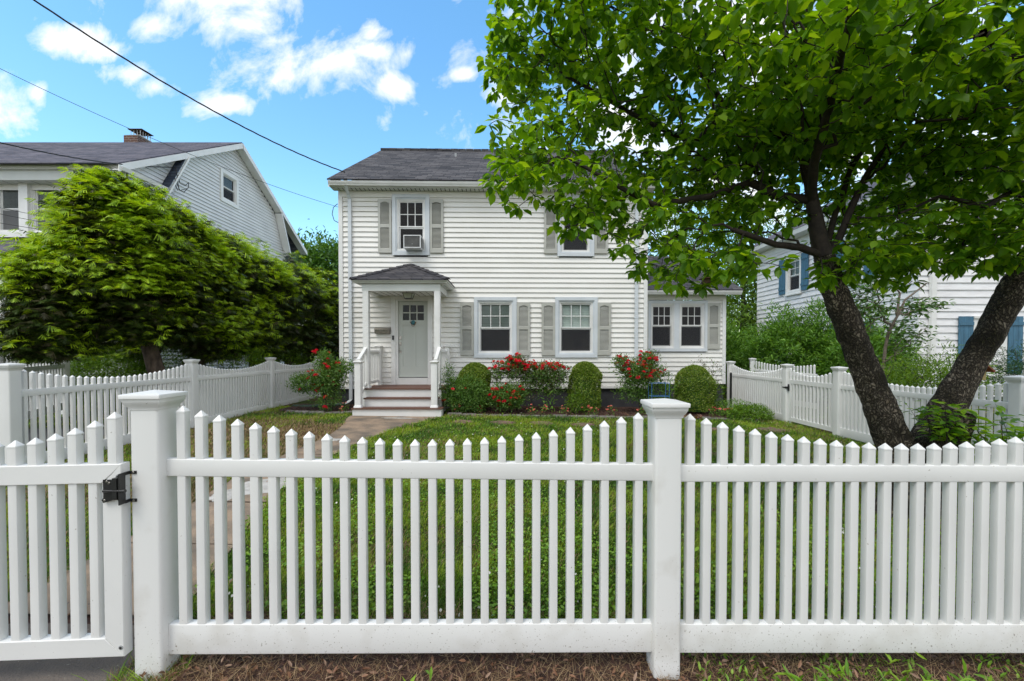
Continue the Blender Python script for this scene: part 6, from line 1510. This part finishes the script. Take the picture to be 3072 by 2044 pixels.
for i, (y0, y1, l) in enumerate(((617, 655, 'uppermost of three thin cables before the left neighbour\'s window'), (637, 672, 'middle of three thin cables before the left neighbour\'s window'), (671, 690, 'lowest of three thin cables before the left neighbour\'s window'))):
    cable(l, tuple(at(-200, y0-38, 9)), tuple(at(260, y1+18, 10.5)), .03, .0055, False, cg)
# service loops
def loops_(lab, pts, par=None):
    t = thing('service_drop', lab, 'cable', pts[0][0]); 
    for pth in pts: mb = MB(); pp = dense([(p, .012) for p in pth], 3); mb.tube([p for p, r in pp], .011, 5); mb.build('wire', M['wire'], t)
G_ = lambda px, py: tuple(at(px, py, 11*F/(1536-px)-.35))
loops_('tangle of black service wires on the gambrel house gable', [[G_(527,503), G_(533,540), G_(537,570), G_(552,578), G_(566,562), G_(565,548)], [G_(531,518), G_(530,550), G_(540,572), G_(560,566)], [G_(534,525), G_(540,550), G_(555,558), G_(567,548)], [G_(524,534), G_(528,560), G_(534,572)]])
mb = MB(); q = pu(1008, 625, .0); pts = [tuple(HT(UL-.01+0.0, -.04, 5.42)), tuple(HT(UL-.12, -.05, 5.32)), tuple(HT(UL-.15, -.05, 5.15)), tuple(HT(UL-.10, -.05, 4.98)), tuple(HT(UL+.0, -.03, 4.93))]
pp = dense([(p, .01) for p in pts], 5); mb.tube([p for p, r in pp], .009, 6); tag(mb.build('cable_loop', M['wire']), 'grey cable loop at the white house\'s left corner board', 'cable')
# ================================================================== GRASS AND LITTER
def inwalk(x, y):
    w = np.array(WALK); l = np.interp(y, w[:, 0], w[:, 1]); r = np.interp(y, w[:, 0], w[:, 2]); l = l+.03*(vnoise(1, y, 4, 5)); r = r-.04*(vnoise(9, y, 4, 6))
    e = .035*np.sin(y*9)+.02
    return (x > l+e*.5) & (x < r-e) & (y < 9.62)
def lawn_ok(x, y):
    bed = (y > 9.86-.03*x-.0) & (x > -1.6) & (x < 5.65) | (y > 9.9+.25*np.abs(x+4.6)**2) & (x < -3.6) & (x > -5.5)
    steps = (x > -3.66) & (x < -1.56) & (y > 9.5)
    side = (y < 2.45) & (x < -1.75) | (y < 2.42+.08*np.sin(x*7))
    drive = (x < -6.55) & (y > 2.4) & (y < 8)
    hs = (y > 11.2) & (x > -4.7) & (x < 3.8) | (y > 12.2) & (x > 3.7) & (x < 6.5)
    return ~(inwalk(x, y) | bed | steps | side | drive | hs)
def blades(name, lab, n, x0, x1, y0, y1, h, w, ok, dry_fn, near=True, extra_dry=0):
    # density falls with distance
    u = RNG.random(n); y = y0*(y1/y0)**u if near else y0+(y1-y0)*u
    half = np.minimum(y*1.25+.3, max(abs(x0), abs(x1))); x = (RNG.random(n)*2-1)*half
    m = (x > x0) & (x < x1) & ok(x, y); x, y = x[m], y[m]; n = len(x)
    far = np.clip(y/4, .75, 2.1)
    pat = vnoise(x, y, 1.4, 11); fine = vnoise(x, y, 6, 12)
    hh = h*(.35+1.0*RNG.random(n)**1.5)*(.55+.9*fine); ww = w*far*(.7+.6*RNG.random(n))
    a = RNG.random(n)*6.283; lean = .15+.9*RNG.random(n)**1.3
    D = norm(np.stack([np.cos(a)*lean, np.sin(a)*lean, np.ones(n)], 1)); s = np.stack([-np.sin(a+.8), np.cos(a+.8), np.zeros(n)], 1)
    P = np.stack([x, y, g(x, y)+.012], 1)
    mid = P+D*(hh*.55)[:, None]; tip = P+D*hh[:, None]+np.stack([np.cos(a), np.sin(a), -.55*np.ones(n)], 1)*(hh*.45*lean)[:, None]
    V = np.stack([P-s*ww[:, None]/2, P+s*ww[:, None]/2, mid+s*ww[:, None]*.42, mid-s*ww[:, None]*.42, tip], 1).reshape(-1, 3)
    f = np.array([(0, 1, 2), (0, 2, 3), (3, 2, 4)]); Fq = (np.arange(n)[:, None, None]*5+f[None]).reshape(-1, 3)
    dr = RNG.random(n) < dry_fn(x, y, pat); tone = vnoise(x, y, 2.6, 81)+.35*(vnoise(x, y, 9, 82)-.5)+.5*(RNG.random(n)-.5); gi = np.where(tone > .62, 3, np.where(tone < .36, 2, 0)); o = np_mesh(name, V, Fq, [M['l_grass'], M['l_straw'], M['l_grassd'], M['l_grassy']], np.repeat(np.where(dr, 1, gi), 3))
    tag(o, lab, 'grass', kind='stuff'); print(name, n); return o
def dry(x, y, pat):
    left = sstep(-2.6, -3.2, x)*sstep(9.8, 8.5, y)
    left = left*(.18+.45*(vnoise(x, y, 1.1, 21) > .45))
    patch = sstep(.62, .78, vnoise(x, y, .9, 17))*.30
    edge = np.exp(-((x-5.7)/.25)**2)*.3
    return np.clip(.07+left+patch+edge, 0, .92)
blades('lawn_grass', 'short green lawn grass with brown dry patches inside the picket fences', 380000, -6.0, 6.05, 2.25, 11.0, .064, .0050, lawn_ok, dry)
blades('verge_grass', 'ragged grass beyond the side fences', 60000, -12, 14, 2.3, 16.0, .07, .006, lambda x, y: lawn_ok(x, y) & ((x < -6.05) | (x > 6.1)), lambda x, y, p: .2+0*x)

def scatter(name, lab, cat, n, fn, P2, mats, shape, L, wf, flat=.25, zo=.02, near=True, y0=2.3, y1=10, xr=6, up=0.0):
    y = y0*(y1/y0)**RNG.random(n) if near else y0+(y1-y0)*RNG.random(n)
    x = (RNG.random(n)*2-1)*np.minimum(y*1.25+.2, xr); m = fn(x, y); x, y = x[m], y[m]; n = len(x)
    a = RNG.random(n)*6.283; D = norm(np.stack([np.cos(a), np.sin(a), RNG.normal(size=n)*flat+up], 1)); Nn = norm(np.stack([RNG.normal(size=n)*flat, RNG.normal(size=n)*flat, np.ones(n)], 1))
    LL = L[0]+(L[1]-L[0])*RNG.random(n); P = np.stack([x, y, g(x, y)+zo*(.3+RNG.random(n))], 1)
    cl = Cloud(); cl.add(leaves(P, D, Nn, LL, LL*wf, shape), RNG.integers(0, len(mats), n)); o = cl.build(name, mats); tag(o, lab, cat, kind='stuff'); return o
clv = lambda x, y: lawn_ok(x, y) & (x > -2.7) & (x < 6) & (vnoise(x, y, 2.2, 31) > .42)
scatter('clover', 'patches of clover leaves among the lawn grass', 'clover', 60000, clv, None, [M['l_clover']], OVAL, (.018, .038), 1.0, flat=.45, zo=.065)
scatter('clover_flowers', 'scattered small white clover flowers in the lawn', 'clover flowers', 1500, lambda x, y: lawn_ok(x, y) & (x > -2.4) & (x < 6) & (vnoise(x, y, 1.1, 33) > .45), None, [M['l_white']], OVAL, (.014, .024), 1.3, flat=1.2, zo=.085)
scatter('lawn_weeds', 'broad-leaved weeds at the near edge of the lawn', 'weeds', 5200, lambda x, y: lawn_ok(x, y) & (y < 3.6) & (x > -2.6) & (vnoise(x, y, 3.2, 35) > .55), None, [M['l_clover']], OVAL, (.03, .06), .8, flat=.5, zo=.05, y1=3.6)
scatter('dead_leaves', 'brown dead leaves lying in the lawn and along the walk', 'dead leaves', 1500, lambda x, y: (y < 9.5) & (np.abs(x) < 6) & (vnoise(x, y, 1.5, 41) > .35), None, [M['l_dead']], OVAL, (.02, .05), .5, flat=.5, zo=.045)
scatter('bark_mulch', 'dark red-brown bark mulch in the flower beds', 'mulch', 16000, lambda x, y: ((y > 9.88-.03*x) & (x > -1.5) & (x < 5.5) | (y > 9.95+.25*np.abs(x+4.6)**2) & (x < -3.65) & (x > -5.4)) & (y < 11.2), None, [M['chip']], DIAM, (.03, .06), .5, flat=.5, zo=.06, near=False, y0=9.8, y1=11.2)
# strip outside the front fence: dry needles, straw, leaves, weeds
st = lambda x, y: (x > -1.72-.1*(y-1)) & (y < 2.6)
def strip_mesh():
    n = 46000; y = 1.25+1.35*RNG.random(n); x = -1.75+5.2*RNG.random(n); m = st(x, y); x, y = x[m], y[m]; n = len(x)
    a = RNG.random(n)*6.283; pitch = RNG.normal(size=n)*.28+.06; D = norm(np.stack([np.cos(a), np.sin(a), pitch], 1)); Nn = norm(np.stack([RNG.normal(size=n)*.3, RNG.normal(size=n)*.3, np.ones(n)], 1))
    L = .04+.12*RNG.random(n)**2; P = np.stack([x, y, g(x, y)+.035*RNG.random(n)], 1); cl = Cloud(); cl.add(leaves(P, D, Nn, L, np.full(n, .0019), BLADE)); o = cl.build('dry_straw', [M['l_straw']]); tag(o, 'matted dry straw and needles along the outside of the front fence', 'straw', kind='stuff')
strip_mesh()
sheet('soil', np.arange(-1.72, 4.2, .06), np.arange(1.0, 2.55, .06), lambda X, Y: g(X, Y)+.01+.025*vnoise(X, Y, 7, 5), M['mulch'], keep=lambda x, y: x > -1.66-.1*(y-1)+.05*np.sin(y*20))
scatter('leaf_litter', 'curled brown dead leaves under the front fence', 'dead leaves', 5200, lambda x, y: st(x, y), None, [M['l_dead']], OVAL, (.018, .05), .6, flat=.6, zo=.05, near=False, y0=1.3, y1=2.3, xr=4)
def tuft(lab, cx, cy, n, h, w, m='l_grass', r=.05, name='grass_tuft', cat='grass'):
    t = spikes(name, lab, cat, cx, cy, n, h, w, m, .45); return t
tuft('thick blades of green grass at the foot of the near left post', -1.80, 2.00, 14, .19, .011)
def weed(lab, px, py, Y=1.95, h=.12):
    X = X_(px, Y); bush('weed', lab, 'weed', (X, Y, gz(X, Y)+h*.55), (.07, .06, h*.55), 13, (.05, .085), M['l_clover'], wf=.38, shell=.1, nstem=1, group='green weeds under the front fence')
for px, lab in ((2435, 'green weed at the fence foot, first right of the right-hand near post'), (2550, 'low spreading green weed between the two upright weeds at the fence foot'), (2725, 'taller upright green weed at the fence foot towards the right edge'), (2850, 'green weed clump under the fence near the right edge'), (3000, 'rightmost green weed under the front fence'), (1230, 'tiny green weed under the fence between the two near posts')): weed(lab, px, 2000, Y=2.0 if px > 1500 else 1.9, h=.13 if px > 2000 else .07)
def fringe2():
    n = 2400; x = .9+2.2*RNG.random(n); y = 1.75+.6*RNG.random(n); m = vnoise(x, y, 5, 71) > .45; x, y = x[m], y[m]; n = len(x); P = np.stack([x, y, g(x, y)+.02], 1); a = RNG.random(n)*6.28
    D = norm(np.stack([np.cos(a)*.9, np.sin(a)*.9, np.ones(n)], 1)); L = .02+.07*RNG.random(n)**2; cl = Cloud(); cl.add(leaves(P, D, rdir(n), L, np.full(n, .003), BLADE), 0)
    k = n//3; cl.add(leaves(P[:k]+np.array([0, 0, .02]), D[:k], np.tile([0, 0, 1.], (k, 1)), .02+.03*RNG.random(k), .025, OVAL), 1); tag(cl.build('verge_weeds', [M['l_grass'], M['l_clover']]), 'thin green grass and weeds in the straw under the right half of the front fence', 'weeds', kind='stuff')
fringe2()
# fresh grass fringe beside the sidewalk
def fringe():
    n = 3000; y = 1.5+.75*RNG.random(n); x = -1.95+.32*RNG.random(n)**1.2+.0*y; P = np.stack([x, y, g(x, y)+.01], 1); a = RNG.random(n)*6.28
    D = norm(np.stack([np.cos(a)*.8, np.sin(a)*.8, np.ones(n)], 1)); L = .02+.05*RNG.random(n); cl = Cloud(); cl.add(leaves(P, D, rdir(n), L, np.full(n, .003), BLADE), (RNG.random(n) < .5).astype(int)); tag(cl.build('fringe_grass', [M['l_grass'], M['l_straw']]), 'thin grass fringe between the sidewalk and the near left post', 'grass', kind='stuff')
fringe()
mb = MB(); c = at(310, 2020, 1.92); z = gz(c.x, 1.92)+.03
cl = Cloud(); cl.add(leaves(np.array([[c.x-.04, 1.92, z]]), np.array([[1, .2, .1]]), np.array([[0, -.3, 1.]]), .075, .07, OVAL)); tag(cl.build('fallen_leaf', [M['wood_r']]), 'curled orange fallen leaf beside the near left post', 'leaf')

print('objects', len(bpy.data.objects), 'polys', sum(len(o.data.polygons) for o in bpy.data.objects if o.type == 'MESH'))
